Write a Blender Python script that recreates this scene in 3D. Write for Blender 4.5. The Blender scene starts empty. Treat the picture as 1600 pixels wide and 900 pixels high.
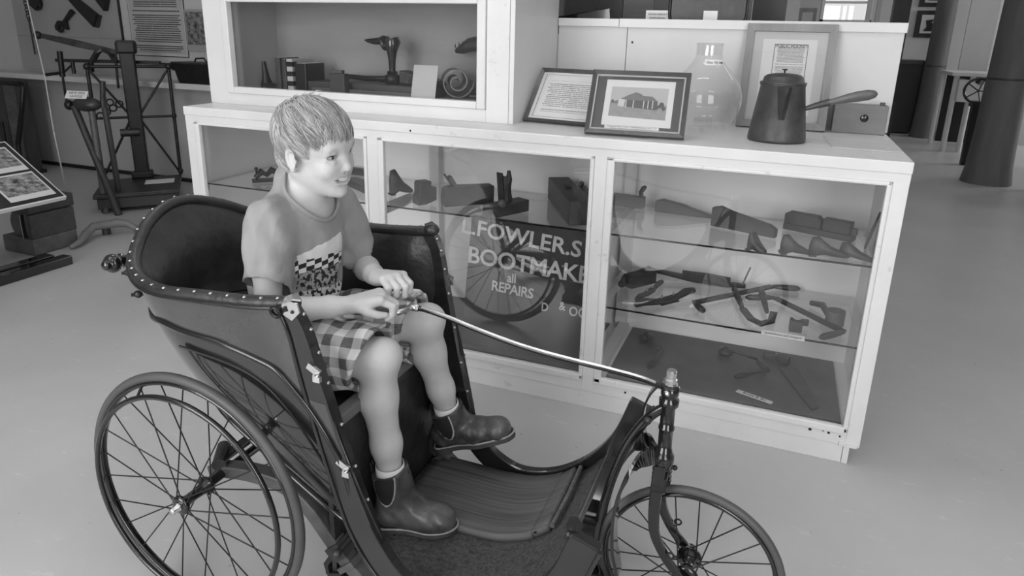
import bpy, bmesh, math, random
import numpy as np
from mathutils import Vector, Matrix
random.seed(7)
PI = math.pi
scene = bpy.context.scene
COL = scene.collection

# ---------------------------------------------------------------- camera
YAW, PITCH, ROLL = 0.3672, 0.2873, 0.0237
CAM = Vector((-0.3615, -2.159, 1.30))
def camera_axes():
    f = Vector((-math.sin(YAW)*math.cos(PITCH), math.cos(YAW)*math.cos(PITCH), -math.sin(PITCH)))
    r0 = Vector((math.cos(YAW), math.sin(YAW), 0)); u0 = r0.cross(f)
    r = r0*math.cos(ROLL) + u0*math.sin(ROLL); u = -r0*math.sin(ROLL) + u0*math.cos(ROLL)
    return r, u, f
_r, _u, _f = camera_axes()
cd = bpy.data.cameras.new('camera'); cam = bpy.data.objects.new('camera', cd); COL.objects.link(cam)
cam.matrix_world = Matrix(((_r.x, _u.x, -_f.x, CAM.x), (_r.y, _u.y, -_f.y, CAM.y), (_r.z, _u.z, -_f.z, CAM.z), (0, 0, 0, 1)))
cd.sensor_width = 36; cd.lens = 24.0075; cd.shift_y = -83.5/1600; cd.clip_start = 0.05; cd.clip_end = 60
cd.dof.use_dof = True; cd.dof.focus_distance = 1.75; cd.dof.aperture_fstop = 16.0
scene.camera = cam

# ---------------------------------------------------------------- world, window daylight, exposure
w = bpy.data.worlds.new('overcast'); scene.world = w; w.use_nodes = True
bg = w.node_tree.nodes['Background']; bg.inputs[0].default_value = (1, 1, 1, 1); bg.inputs[1].default_value = 1.0
def area_light(name, loc, rot, sx, sy, power):
    l = bpy.data.lights.new(name, 'AREA'); l.shape = 'RECTANGLE'; l.size = sx; l.size_y = sy; l.energy = power
    o = bpy.data.objects.new(name, l); COL.objects.link(o); o.location = loc; o.rotation_euler = rot
    return o
WIN_FRONT = [(-3.0, -1.2), (.5, 1.9)]            # windows in the wall behind the camera (x0, x1)
WIN_Z = (.45, 2.55); Y_FRONT = -3.6
for (x0, x1), pw in zip(WIN_FRONT, (92, 66)):
    area_light('window_daylight', ((x0+x1)/2, Y_FRONT+.03, sum(WIN_Z)/2), (PI/2, 0, 0), x1-x0, WIN_Z[1]-WIN_Z[0], pw)
area_light('window_daylight', (5.93, 8.5, 1.7), (0, PI/2, 0), 1.5, 2.6, 120)
vs = scene.view_settings; vs.view_transform = 'Standard'; vs.look = 'None'; vs.gamma = 1; vs.use_curve_mapping = False
vs.exposure = -0.25
if hasattr(scene, 'cycles'):
    scene.cycles.max_bounces = 10; scene.cycles.transparent_max_bounces = 32

# ---------------------------------------------------------------- helpers: mesh builder
class MB:
    def __init__(s): s.v = []; s.f = []; s.mi = []; s.cur = 0; s.sm = []; s.smooth = False
    def add(s, vs, fs, smooth=None):
        b = len(s.v); s.v += [tuple(p) for p in vs]
        for f in fs:
            s.f.append([i+b for i in f]); s.mi.append(s.cur); s.sm.append(s.smooth if smooth is None else smooth)
        return s
    def box(s, c, d, rz=0, m=None):
        cx, cy, cz = c; a, b, h = d[0]/2, d[1]/2, d[2]/2
        vs = [Vector((x, y, z)) for z in (-h, h) for x, y in ((-a, -b), (a, -b), (a, b), (-a, b))]
        if m is None: m = Matrix.Rotation(rz, 3, 'Z')
        vs = [m @ p + Vector(c) for p in vs]
        return s.add(vs, [(3, 2, 1, 0), (4, 5, 6, 7), (0, 1, 5, 4), (1, 2, 6, 5), (2, 3, 7, 6), (3, 0, 4, 7)], False)
    def bx(s, x0, x1, y0, y1, z0, z1):
        return s.box(((x0+x1)/2, (y0+y1)/2, (z0+z1)/2), (x1-x0, y1-y0, z1-z0))
    def cbox(s, x0, x1, y0, y1, z0, z1, c=.006):           # box with chamfered vertical section corners on all edges
        bm = bmesh.new(); bmesh.ops.create_cube(bm, size=1)
        for v in bm.verts: v.co = Vector(((x0+x1)/2+v.co.x*(x1-x0), (y0+y1)/2+v.co.y*(y1-y0), (z0+z1)/2+v.co.z*(z1-z0)))
        bmesh.ops.bevel(bm, geom=bm.edges[:], offset=c, segments=2, affect='EDGES', profile=.6)
        return s.bm(bm)
    def bm(s, bm, m=None, smooth=None):
        bm.verts.index_update()
        s.add([(m @ v.co if m else v.co) for v in bm.verts], [[v.index for v in f.verts] for f in bm.faces], smooth); bm.free(); return s
    def tube(s, pts, r, n=8, cap=True, flat=None):
        """tube along pts; r number, list, or (a,b) list for elliptical; flat = up vector for rectangular straps"""
        P = [Vector(p) for p in pts]; k = len(P); R = r if isinstance(r, (list, tuple)) else [r]*k
        T = []
        for i in range(k):
            t = (P[min(i+1, k-1)]-P[max(i-1, 0)]); T.append(t.normalized() if t.length > 1e-9 else Vector((0, 0, 1)))
        u = T[0].orthogonal().normalized() if flat is None else None
        vs = []
        for i in range(k):
            t = T[i]
            if flat is not None:
                u = Vector(flat); u = (u - t*u.dot(t)).normalized()
            else:
                u = (u - t*u.dot(t)); u = u.normalized() if u.length > 1e-6 else t.orthogonal().normalized()
            w_ = t.cross(u); ri = R[i]; a, b = (ri if isinstance(ri, (list, tuple)) else (ri, ri))
            for j in range(n):
                th = 2*PI*j/n; vs.append(P[i]+u*(a*math.cos(th))+w_*(b*math.sin(th)))
        fs = [(i*n+j, i*n+(j+1) % n, (i+1)*n+(j+1) % n, (i+1)*n+j) for i in range(k-1) for j in range(n)]
        s.add(vs, fs, True)
        if cap: s.add([vs[j] for j in range(n)], [tuple(reversed(range(n)))], False); s.add([vs[(k-1)*n+j] for j in range(n)], [tuple(range(n))], False)
        return s
    def strap(s, pts, up, a, b, closed=False):
        """rectangular section swept along pts; up = direction of thickness b (half), width a (half) across"""
        P = [Vector(p) for p in pts]; k = len(P); vs = []
        for i in range(k):
            t = (P[(i+1) % k]-P[i-1]) if closed else (P[min(i+1, k-1)]-P[max(i-1, 0)]); t.normalize()
            upi = Vector(up[i]) if isinstance(up, list) else Vector(up)
            w_ = t.cross(upi)
            if w_.length < 1e-6: w_ = t.orthogonal()
            w_.normalize(); u = w_.cross(t)
            ai = a[i] if isinstance(a, list) else a; bi = b[i] if isinstance(b, list) else b
            vs += [P[i]+w_*ai+u*bi, P[i]-w_*ai+u*bi, P[i]-w_*ai-u*bi, P[i]+w_*ai-u*bi]
        m = k if closed else k-1
        fs = [(i*4+j, i*4+(j+1) % 4, ((i+1) % k)*4+(j+1) % 4, ((i+1) % k)*4+j) for i in range(m) for j in range(4)]
        if not closed: fs += [(3, 2, 1, 0), tuple((k-1)*4+j for j in range(4))]
        return s.add(vs, fs, False)
    def lathe(s, prof, c=(0, 0, 0), axis=(0, 0, 1), n=24, smooth=True):
        z = Vector(axis).normalized(); x = z.orthogonal().normalized(); y = z.cross(x); c = Vector(c); vs = []
        for r, h in prof:
            for j in range(n):
                t = 2*PI*j/n; vs.append(c+z*h+x*(r*math.cos(t))+y*(r*math.sin(t)))
        k = len(prof)
        fs = [(i*n+j, i*n+(j+1) % n, (i+1)*n+(j+1) % n, (i+1)*n+j) for i in range(k-1) for j in range(n)]
        s.add(vs, fs, smooth)
        if prof[0][0] > 1e-6: s.add(vs[:n], [tuple(reversed(range(n)))], False)
        if prof[-1][0] > 1e-6: s.add(vs[-n:], [tuple(range(n))], False)
        return s
    def torus(s, c, R, r, axis, n=64, m=10, rb=None):
        z = Vector(axis).normalized(); x = z.orthogonal().normalized(); y = z.cross(x); c = Vector(c); vs = []; rb = rb or r
        for i in range(n):
            a = 2*PI*i/n; d = x*math.cos(a)+y*math.sin(a)
            for j in range(m):
                b = 2*PI*j/m; vs.append(c+d*(R+r*math.cos(b))+z*(rb*math.sin(b)))
        return s.add(vs, [(i*m+j, ((i+1) % n)*m+j, ((i+1) % n)*m+(j+1) % m, i*m+(j+1) % m) for i in range(n) for j in range(m)], True)
    def prism(s, outline, m, depth):
        """2-D outline (x,y) extruded by depth along local z (centred), placed with matrix m"""
        n = len(outline)
        A = [m @ Vector((x, y, -depth/2)) for x, y in outline]; B = [m @ Vector((x, y, depth/2)) for x, y in outline]
        return s.add(A+B, [tuple(reversed(range(n))), tuple(range(n, 2*n))]+[(i, (i+1) % n, n+(i+1) % n, n+i) for i in range(n)], False)
    def ball(s, c, r, n=12, m=8, sc=(1, 1, 1), rot=None):
        bm = bmesh.new(); bmesh.ops.create_uvsphere(bm, u_segments=n, v_segments=m, radius=1)
        rr = Vector((r*sc[0], r*sc[1], r*sc[2])); c = Vector(c)
        for v in bm.verts:
            q = Vector((v.co.x*rr.x, v.co.y*rr.y, v.co.z*rr.z)); v.co = c+(rot @ q if rot else q)
        return s.bm(bm, None, True)
    def cyl(s, a, b, r, n=14, r2=None):
        return s.tube([a, b], [r, r if r2 is None else r2], n)

def obj(name, mb, mats, parent=None, bevel=0, sub=0, autosmooth=None):
    me = bpy.data.meshes.new(name); off = Vector(parent['org']) if parent is not None and 'org' in parent else Vector()
    par = parent
    while par is not None and par.parent is not None: par = par.parent
    off = Vector(par['org']) if par is not None and 'org' in par else Vector()
    me.from_pydata([(p[0]-off.x, p[1]-off.y, p[2]-off.z) for p in mb.v], [], mb.f)
    mats = mats if isinstance(mats, (list, tuple)) else [mats]
    for m in mats: me.materials.append(M[m] if isinstance(m, str) else m)
    me.polygons.foreach_set('material_index', mb.mi); me.polygons.foreach_set('use_smooth', mb.sm)
    me.validate(); me.update()
    o = bpy.data.objects.new(name, me); COL.objects.link(o)
    if parent is not None: o.parent = parent
    if bevel:
        b = o.modifiers.new('bevel', 'BEVEL'); b.width = bevel; b.segments = 2; b.limit_method = 'ANGLE'; b.angle_limit = .7
    if sub:
        b = o.modifiers.new('sub', 'SUBSURF'); b.levels = sub; b.render_levels = sub
    return o
def thing(name, label, cat, loc=(0, 0, 0), group=None):
    """an Empty at the thing's base; parts are given in world coordinates and stored relative to it"""
    o = bpy.data.objects.new(name, None); COL.objects.link(o); o.location = loc; o['org'] = tuple(loc)
    o.empty_display_size = .05
    return tag(o, label, cat, group)
def tag(o, label, cat, group=None, kind=None):
    o['label'] = label; o['category'] = cat
    if group: o['group'] = group
    if kind: o['kind'] = kind
    return o
def struct(name, mb, mats, parent=None, bevel=0):
    o = obj(name, mb, mats, parent, bevel)
    if parent is None: o['kind'] = 'structure'
    return o
def solo(name, mb, mats, label, cat, group=None, bevel=0, sub=0):
    """a thing that is one mesh: its origin is moved to its base"""
    o = obj(name, mb, mats, None, bevel, sub); me = o.data
    co = np.empty(len(me.vertices)*3); me.vertices.foreach_get('co', co); co = co.reshape(-1, 3)
    c = (co.min(0)+co.max(0))/2; c[2] = co[:, 2].min(); co -= c
    me.vertices.foreach_set('co', co.ravel()); me.update(); o.location = c
    return tag(o, label, cat, group)
def text_mb(body, size, mat4, depth=.0006, space=1.0, align='CENTER', bold=0.0):
    cu = bpy.data.curves.new('lettering', 'FONT'); cu.offset = bold; cu.body = body; cu.size = size; cu.extrude = depth; cu.align_x = align; cu.align_y = 'CENTER'; cu.space_character = space
    cu.resolution_u = 3
    t = bpy.data.objects.new('lettering', cu); COL.objects.link(t)
    bpy.context.view_layer.update(); dg = bpy.context.evaluated_depsgraph_get()
    me = bpy.data.meshes.new_from_object(t.evaluated_get(dg)); mb = MB()
    mb.add([mat4 @ v.co for v in me.vertices], [list(p.vertices) for p in me.polygons], False)
    bpy.data.objects.remove(t); bpy.data.curves.remove(cu); bpy.data.meshes.remove(me)
    return mb
def frame4(o, x, y):
    """matrix: origin o, local x axis x, local y axis y"""
    x = Vector(x).normalized(); y = Vector(y); y = (y-x*y.dot(x)).normalized(); z = x.cross(y)
    return Matrix(((x.x, y.x, z.x, o[0]), (x.y, y.y, z.y, o[1]), (x.z, y.z, z.z, o[2]), (0, 0, 0, 1)))
def spline(ctrl, n=8):
    """Catmull-Rom through control points (any dimension)"""
    C = [np.array(c, float) for c in ctrl]; C = [2*C[0]-C[1]]+C+[2*C[-1]-C[-2]]; out = []
    for i in range(1, len(C)-2):
        for t in np.linspace(0, 1, n, endpoint=False):
            a, b, c, d = C[i-1], C[i], C[i+1], C[i+2]
            out.append(.5*((2*b)+(-a+c)*t+(2*a-5*b+4*c-d)*t*t+(-a+3*b-3*c+d)*t**3))
    out.append(C[-2]); return out

# ---------------------------------------------------------------- materials
M = {}
def nd(nt, t, **kw):
    n = nt.nodes.new(t)
    for k, v in kw.items(): setattr(n, k, v)
    return n
def mat(name, v, rough=.5, spec=.5, metal=0, noise=0, nscale=8, bump=0, bscale=60, coat=0, stretch=(1, 1, 1), dirt=0, sheen=0, coatr=.08):
    m = bpy.data.materials.new(name); m.use_nodes = True; nt = m.node_tree; p = nt.nodes['Principled BSDF']; L = nt.links.new
    p.inputs['Base Color'].default_value = (v, v, v, 1); p.inputs['Roughness'].default_value = rough
    p.inputs['Specular IOR Level'].default_value = spec; p.inputs['Metallic'].default_value = metal
    p.inputs['Coat Weight'].default_value = coat; p.inputs['Coat Roughness'].default_value = coatr
    p.inputs['Sheen Weight'].default_value = sheen
    tc = nd(nt, 'ShaderNodeTexCoord'); mp = nd(nt, 'ShaderNodeMapping'); mp.inputs['Scale'].default_value = stretch
    L(tc.outputs['Object'], mp.inputs[0])
    if noise:
        nz = nd(nt, 'ShaderNodeTexNoise'); nz.inputs['Scale'].default_value = nscale; nz.inputs['Detail'].default_value = 6; nz.inputs['Roughness'].default_value = .65
        L(mp.outputs[0], nz.inputs['Vector'])
        cr = nd(nt, 'ShaderNodeMapRange'); cr.inputs[1].default_value = .3; cr.inputs[2].default_value = .7; cr.inputs[3].default_value = v*(1-noise); cr.inputs[4].default_value = min(1, v*(1+noise))
        L(nz.outputs['Fac'], cr.inputs[0]); out = cr.outputs[0]
        if dirt:
            n2 = nd(nt, 'ShaderNodeTexNoise'); n2.inputs['Scale'].default_value = nscale*5; n2.inputs['Detail'].default_value = 3; L(mp.outputs[0], n2.inputs['Vector'])
            r2 = nd(nt, 'ShaderNodeMapRange'); r2.inputs[1].default_value = .66; r2.inputs[2].default_value = .72; r2.inputs[3].default_value = 1; r2.inputs[4].default_value = 1-dirt
            L(n2.outputs['Fac'], r2.inputs[0]); mu = nd(nt, 'ShaderNodeMath', operation='MULTIPLY'); L(out, mu.inputs[0]); L(r2.outputs[0], mu.inputs[1]); out = mu.outputs[0]
        cc = nd(nt, 'ShaderNodeCombineColor')
        for k in range(3): L(out, cc.inputs[k])
        L(cc.outputs[0], p.inputs['Base Color'])
    if bump:
        nb = nd(nt, 'ShaderNodeTexNoise'); nb.inputs['Scale'].default_value = bscale; nb.inputs['Detail'].default_value = 4; L(mp.outputs[0], nb.inputs['Vector'])
        bp = nd(nt, 'ShaderNodeBump'); bp.inputs['Strength'].default_value = bump; bp.inputs['Distance'].default_value = .004
        L(nb.outputs['Fac'], bp.inputs['Height']); L(bp.outputs[0], p.inputs['Normal'])
    M[name] = m; return m
def glass_mat(name, tint=.97, refl=1.0, rough=0.0, ior=1.5):
    """thin clear glazing: clear transmission plus Fresnel mirror reflection"""
    m = bpy.data.materials.new(name); m.use_nodes = True; nt = m.node_tree; nt.nodes.clear(); L = nt.links.new
    out = nd(nt, 'ShaderNodeOutputMaterial'); mx = nd(nt, 'ShaderNodeMixShader'); tr = nd(nt, 'ShaderNodeBsdfTransparent'); gl = nd(nt, 'ShaderNodeBsdfGlossy')
    tr.inputs[0].default_value = (tint, tint, tint, 1); gl.inputs['Roughness'].default_value = rough; gl.inputs[0].default_value = (refl, refl, refl, 1)
    fr = nd(nt, 'ShaderNodeFresnel'); ge = nd(nt, 'ShaderNodeNewGeometry'); io = nd(nt, 'ShaderNodeMapRange'); io.inputs[3].default_value = ior; io.inputs[4].default_value = 1/ior
    L(ge.outputs['Backfacing'], io.inputs[0]); L(io.outputs[0], fr.inputs[0])        # the same index seen from either side of the sheet
    L(fr.outputs[0], mx.inputs[0]); L(tr.outputs[0], mx.inputs[1]); L(gl.outputs[0], mx.inputs[2]); L(mx.outputs[0], out.inputs[0])
    M[name] = m; return m
def print_mat(name, paper=.75, ink=.06, rows=14, fill=.62, margin=(.1, .1), width_noise=12, rough=.6):
    """flat print: rows of tiny illegible words; uses generated coordinates of a thin sheet (u = x, v = z or y largest)"""
    m = bpy.data.materials.new(name); m.use_nodes = True; nt = m.node_tree; p = nt.nodes['Principled BSDF']; L = nt.links.new
    p.inputs['Roughness'].default_value = rough
    tc = nd(nt, 'ShaderNodeUVMap'); sp = nd(nt, 'ShaderNodeSeparateXYZ'); L(tc.outputs[0], sp.inputs[0])
    def mth(op, a, b=None, c=None):
        n = nd(nt, 'ShaderNodeMath', operation=op)
        for i, q in enumerate((a, b, c)):
            if q is None: continue
            if isinstance(q, (int, float)): n.inputs[i].default_value = q
            else: L(q, n.inputs[i])
        return n.outputs[0]
    u, v = sp.outputs[0], sp.outputs[1]
    row = mth('FLOOR', mth('MULTIPLY', v, rows)); fr = mth('FRACT', mth('MULTIPLY', v, rows))
    inrow = mth('LESS_THAN', mth('ABSOLUTE', mth('SUBTRACT', fr, .5)), .26)
    cb = nd(nt, 'ShaderNodeCombineXYZ'); L(mth('MULTIPLY', u, width_noise*6), cb.inputs[0]); L(mth('MULTIPLY', row, 3.7), cb.inputs[1])
    nz = nd(nt, 'ShaderNodeTexNoise'); nz.inputs['Scale'].default_value = 1; nz.inputs['Detail'].default_value = 2; L(cb.outputs[0], nz.inputs['Vector'])
    word = mth('GREATER_THAN', nz.outputs['Fac'], 1-fill)
    wn = nd(nt, 'ShaderNodeTexWhiteNoise', noise_dimensions='1D'); L(row, wn.inputs['W'])
    half = mth('MULTIPLY_ADD', wn.outputs['Value'], .08, .5-margin[0]-.06)
    inx = mth('LESS_THAN', mth('ABSOLUTE', mth('SUBTRACT', u, .5)), half)
    iny = mth('LESS_THAN', mth('ABSOLUTE', mth('SUBTRACT', v, .5)), .5-margin[1])
    gap = mth('GREATER_THAN', wn.outputs['Value'], .1)
    k = mth('MULTIPLY', mth('MULTIPLY', mth('MULTIPLY', inrow, word), mth('MULTIPLY', inx, iny)), gap)
    val = mth('MULTIPLY_ADD', k, ink-paper, paper)
    cc = nd(nt, 'ShaderNodeCombineColor')
    for i in range(3): L(val, cc.inputs[i])
    L(cc.outputs[0], p.inputs['Base Color']); M[name] = m; return m
def photo_mat(name, lo=.03, hi=.6, scale=5, rough=.35, sky=.0):
    """an old printed photograph: soft tonal masses"""
    m = bpy.data.materials.new(name); m.use_nodes = True; nt = m.node_tree; p = nt.nodes['Principled BSDF']; L = nt.links.new
    p.inputs['Roughness'].default_value = rough
    tc = nd(nt, 'ShaderNodeUVMap'); nz = nd(nt, 'ShaderNodeTexNoise'); nz.inputs['Scale'].default_value = scale; nz.inputs['Detail'].default_value = 8; nz.inputs['Roughness'].default_value = .7
    L(tc.outputs[0], nz.inputs['Vector'])
    cr = nd(nt, 'ShaderNodeValToRGB'); L(nz.outputs['Fac'], cr.inputs[0]); e = cr.color_ramp.elements
    e[0].position = .38; e[0].color = (lo, lo, lo, 1); e[1].position = .62; e[1].color = (hi, hi, hi, 1)
    L(cr.outputs[0], p.inputs['Base Color']); M[name] = m; return m
def sheet(name, o, x, y, wd, ht, material, parent, t=.0006):
    """thin sheet of paper with UVs, centre o, axes x (right) and y (up)"""
    m = frame4(o, x, y); me = bpy.data.meshes.new(name); a, b = wd/2, ht/2
    par = parent
    while par is not None and par.parent is not None: par = par.parent
    off = Vector(par['org']) if par is not None and 'org' in par else Vector()
    vs = [m @ Vector((sx*a, sy*b, z))-off for z in (t, -t) for sx, sy in ((-1, -1), (1, -1), (1, 1), (-1, 1))]
    me.from_pydata(vs, [], [(0, 1, 2, 3), (7, 6, 5, 4), (0, 4, 5, 1), (1, 5, 6, 2), (2, 6, 7, 3), (3, 7, 4, 0)])
    uv = me.uv_layers.new(name='UVMap'); co = {0: (0, 0), 1: (1, 0), 2: (1, 1), 3: (0, 1)}
    for lp in me.loops: uv.data[lp.index].uv = co[lp.vertex_index % 4]
    me.materials.append(M[material] if isinstance(material, str) else material); me.update()
    o_ = bpy.data.objects.new(name, me); COL.objects.link(o_); o_.parent = parent
    return o_

mat('white_paint', .68, .38, noise=.05, nscale=3, dirt=.0, bump=.06, bscale=30)
mat('white_worn', .69, .4, noise=.06, nscale=4, dirt=.16, bump=.1, bscale=40)
mat('white_board', .62, .5, noise=.05, nscale=2)
mat('wall_paint', .5, .6, noise=.05, nscale=1.5)
mat('wall_pale', .55, .6, noise=.04, nscale=1.2)
mat('wall_dado', .2, .6, noise=.08, nscale=1.5)
mat('panel_grey', .33, .55, noise=.05, nscale=2)
mat('ceiling_paint', .8, .7)
mat('black_iron', .018, .38, metal=.3, noise=.35, nscale=20, bump=.15, bscale=90)
mat('black_enamel', .009, .16, coat=.6, noise=.3, nscale=12)
mat('worn_iron', .06, .42, metal=.5, noise=.4, nscale=15, bump=.25, bscale=70)
mat('steel', .55, .28, metal=1, noise=.2, nscale=25)
mat('nickel', .7, .2, metal=1, noise=.12, nscale=40)
mat('dark_wood', .045, .45, noise=.4, nscale=6, stretch=(1, 1, .2), bump=.15, bscale=40)
mat('mid_wood', .13, .5, noise=.35, nscale=6, stretch=(.25, 1, 1), bump=.15, bscale=40)
mat('pale_wood', .3, .5, noise=.25, nscale=6, stretch=(1, 1, .2), bump=.1, bscale=40)
mat('log_wood', .11, .65, noise=.4, nscale=3, stretch=(1, 1, .15), bump=.4, bscale=14)
mat('old_leather', .022, .38, spec=.6, noise=.55, nscale=14, bump=.6, bscale=42)
mat('rubber', .075, .5, noise=.15, nscale=8)
mat('paper', .78, .6, noise=.03, nscale=5)
mat('black_card', .02, .5)
mat('white_inner', .88, .5, noise=.03, nscale=3)
mat('dark_lino', .10, .5, noise=.35, nscale=5)
mat('black_plain', .012, .5)
glass_mat('glazing', .99, ior=1.68)
glass_mat('shelf_glass', .975)
mat('glass_edge', .01, .2)

# ================================================================ the setting
def floor_material():
    m = bpy.data.materials.new('painted_concrete'); m.use_nodes = True; nt = m.node_tree; p = nt.nodes['Principled BSDF']; L = nt.links.new
    tc = nd(nt, 'ShaderNodeTexCoord')
    a = nd(nt, 'ShaderNodeTexNoise'); a.inputs['Scale'].default_value = 1.3; a.inputs['Detail'].default_value = 8; a.inputs['Roughness'].default_value = .6; L(tc.outputs['Object'], a.inputs['Vector'])
    r = nd(nt, 'ShaderNodeMapRange'); r.inputs[1].default_value = .3; r.inputs[2].default_value = .7; r.inputs[3].default_value = .44; r.inputs[4].default_value = .53; L(a.outputs['Fac'], r.inputs[0])
    mp = nd(nt, 'ShaderNodeMapping'); mp.inputs['Scale'].default_value = (3, 11, 1); mp.inputs['Rotation'].default_value = (0, 0, .5); L(tc.outputs['Object'], mp.inputs[0])
    b = nd(nt, 'ShaderNodeTexNoise'); b.inputs['Scale'].default_value = 2.6; b.inputs['Detail'].default_value = 7; b.inputs['Roughness'].default_value = .75; L(mp.outputs[0], b.inputs['Vector'])
    s = nd(nt, 'ShaderNodeMapRange'); s.inputs[1].default_value = .60; s.inputs[2].default_value = .72; s.inputs[3].default_value = 0; s.inputs[4].default_value = .14; L(b.outputs['Fac'], s.inputs[0])
    ad = nd(nt, 'ShaderNodeMath', operation='ADD'); L(r.outputs[0], ad.inputs[0]); L(s.outputs[0], ad.inputs[1])
    k = nd(nt, 'ShaderNodeTexNoise'); k.inputs['Scale'].default_value = 38; k.inputs['Detail'].default_value = 2; L(tc.outputs['Object'], k.inputs['Vector'])
    kr = nd(nt, 'ShaderNodeMapRange'); kr.inputs[1].default_value = .74; kr.inputs[2].default_value = .77; kr.inputs[3].default_value = 1; kr.inputs[4].default_value = .6; L(k.outputs['Fac'], kr.inputs[0])
    mu = nd(nt, 'ShaderNodeMath', operation='MULTIPLY'); L(ad.outputs[0], mu.inputs[0]); L(kr.outputs[0], mu.inputs[1])
    cc = nd(nt, 'ShaderNodeCombineColor')
    for i in range(3): L(mu.outputs[0], cc.inputs[i])
    L(cc.outputs[0], p.inputs['Base Color'])
    rr = nd(nt, 'ShaderNodeMapRange'); rr.inputs[1].default_value = .3; rr.inputs[2].default_value = .7; rr.inputs[3].default_value = .30; rr.inputs[4].default_value = .42; L(a.outputs['Fac'], rr.inputs[0]); L(rr.outputs[0], p.inputs['Roughness'])
    bp = nd(nt, 'ShaderNodeBump'); bp.inputs['Strength'].default_value = .12; bp.inputs['Distance'].default_value = .004; L(b.outputs['Fac'], bp.inputs['Height']); L(bp.outputs[0], p.inputs['Normal'])
    M['floor'] = m
floor_material()
X0, X1, Y0, Y1, ZC = -8.6, 6.0, Y_FRONT, 12.0, 3.1
struct('floor', MB().bx(X0, X1, Y0, Y1, -.1, 0), 'floor')
struct('ceiling', MB().bx(X0, X1, Y0, Y1, ZC, ZC+.1), 'ceiling_paint')
def wall_with_openings(name, axis, at, a0, a1, holes, th, matname):
    """wall along x (axis 'x') or y at coordinate 'at'; holes [(u0,u1,z0,z1)] sorted"""
    mb = MB()
    def blk(u0, u1, z0, z1):
        if u1-u0 < 1e-4 or z1-z0 < 1e-4: return
        if axis == 'x': mb.bx(u0, u1, min(at, at+th), max(at, at+th), z0, z1)
        else: mb.bx(min(at, at+th), max(at, at+th), u0, u1, z0, z1)
    u = a0
    for h0, h1, z0, z1 in holes:
        blk(u, h0, 0, ZC); blk(h0, h1, 0, z0); blk(h0, h1, z1, ZC); u = h1
    blk(u, a1, 0, ZC); return struct(name, mb, matname)
wall_with_openings('wall_front', 'x', Y0, X0, X1, [(a, b, *WIN_Z) for a, b in WIN_FRONT], -.15, 'wall_pale')
wall_with_openings('wall_left', 'y', X0, Y0, 2.4, [], -.15, 'wall_pale')
wall_with_openings('wall_right', 'y', X1, Y0, Y1, [(7.2, 9.8, .95, 2.45)], .15, 'wall_pale')
FW = (.09, .93)                                     # far window (x range) in the far wall
wall_with_openings('wall_far', 'x', Y1, -3.2, X1, [(FW[0], FW[1], 1.61, 2.3)], .15, 'wall_pale')
struct('wall_back', MB().bx(X0, -3.0, 2.23, 2.40, 0, ZC), 'wall_paint')
struct('wall_return', MB().bx(-3.2, -3.0, 2.40, Y1, 0, ZC), 'wall_paint')
# ledge along the back wall
struct('trim_1', MB().cbox(X0, -3.0, 1.98, 2.23, .815, .86, .006), 'white_board')
struct('baseboard_back', MB().bx(X0, -3.0, 2.21, 2.23, 0, .03), 'black_plain')
def window(n, axis, at, u0, u1, z0, z1, nm):
    mb = MB(); t = .05
    def blk(a, b, c, d, th=.06):
        if axis == 'x': mb.bx(a, b, at-th/2, at+th/2, c, d)
        else: mb.bx(at-th/2, at+th/2, a, b, c, d)
    blk(u0, u0+t, z0, z1); blk(u1-t, u1, z0, z1); blk(u0, u1, z0, z0+t); blk(u0, u1, z1-t, z1)
    for i in range(1, nm): u = u0+(u1-u0)*i/nm; blk(u-.025, u+.025, z0+t, z1-t)
    blk(u0+t, u1-t, (z0+z1)/2-.02, (z0+z1)/2+.02)
    f = struct('window_%d' % n, mb, 'white_paint')
    g = MB()
    if axis == 'x': g.bx(u0+t, u1-t, at-.003, at+.003, z0+t, z1-t)
    else: g.bx(at-.003, at+.003, u0+t, u1-t, z0+t, z1-t)
    struct('pane', g, 'glazing', f)
window(1, 'x', Y0-.02, WIN_FRONT[0][0], WIN_FRONT[0][1], *WIN_Z, 3)
window(2, 'x', Y0-.02, WIN_FRONT[1][0], WIN_FRONT[1][1], *WIN_Z, 3)
window(3, 'y', X1+.02, 7.2, 9.8, .95, 2.45, 3)
window(4, 'x', Y1+.02, FW[0], FW[1], 1.61, 2.3, 1)
# ceiling lights: fluorescent battens
def emit_mat(name, s):
    m = bpy.data.materials.new(name); m.use_nodes = True; p = m.node_tree.nodes['Principled BSDF']
    p.inputs['Emission Color'].default_value = (1, 1, 1, 1); p.inputs['Emission Strength'].default_value = s; M[name] = m
emit_mat('tube_glow', 36)
for i, (x, y, where) in enumerate([(-3.0, -2.6, 'over the aisle left of the carriage'), (.9, -2.6, 'over the open floor right of the carriage'), (-3.0, .2, 'above the left end of the counter'), (-.9, -.35, 'added above the counter front to brighten its top'), (1.6, 3.0, 'beyond the right end of the counter'), (1.6, 7.0, 'over the log posts')]):  # counter-front batten is added to brighten the counter top and floor behind the chair
    t = thing('ceiling_light', 'white fluorescent batten '+where, 'light', (x, y, ZC-.08), 'fluorescent ceiling battens')
    obj('batten', MB().bx(x-.62, x+.62, y-.06, y+.06, ZC-.05, ZC), 'white_paint', t)
    obj('tube', MB().tube([(x-.6, y, ZC-.075), (x+.6, y, ZC-.075)], .019, 10), 'tube_glow', t)
    for s in (-1, 1): obj('end_cap', MB().bx(x+s*.61-.012, x+s*.61+.012, y-.02, y+.02, ZC-.1, ZC-.05), 'white_paint', t)

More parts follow.
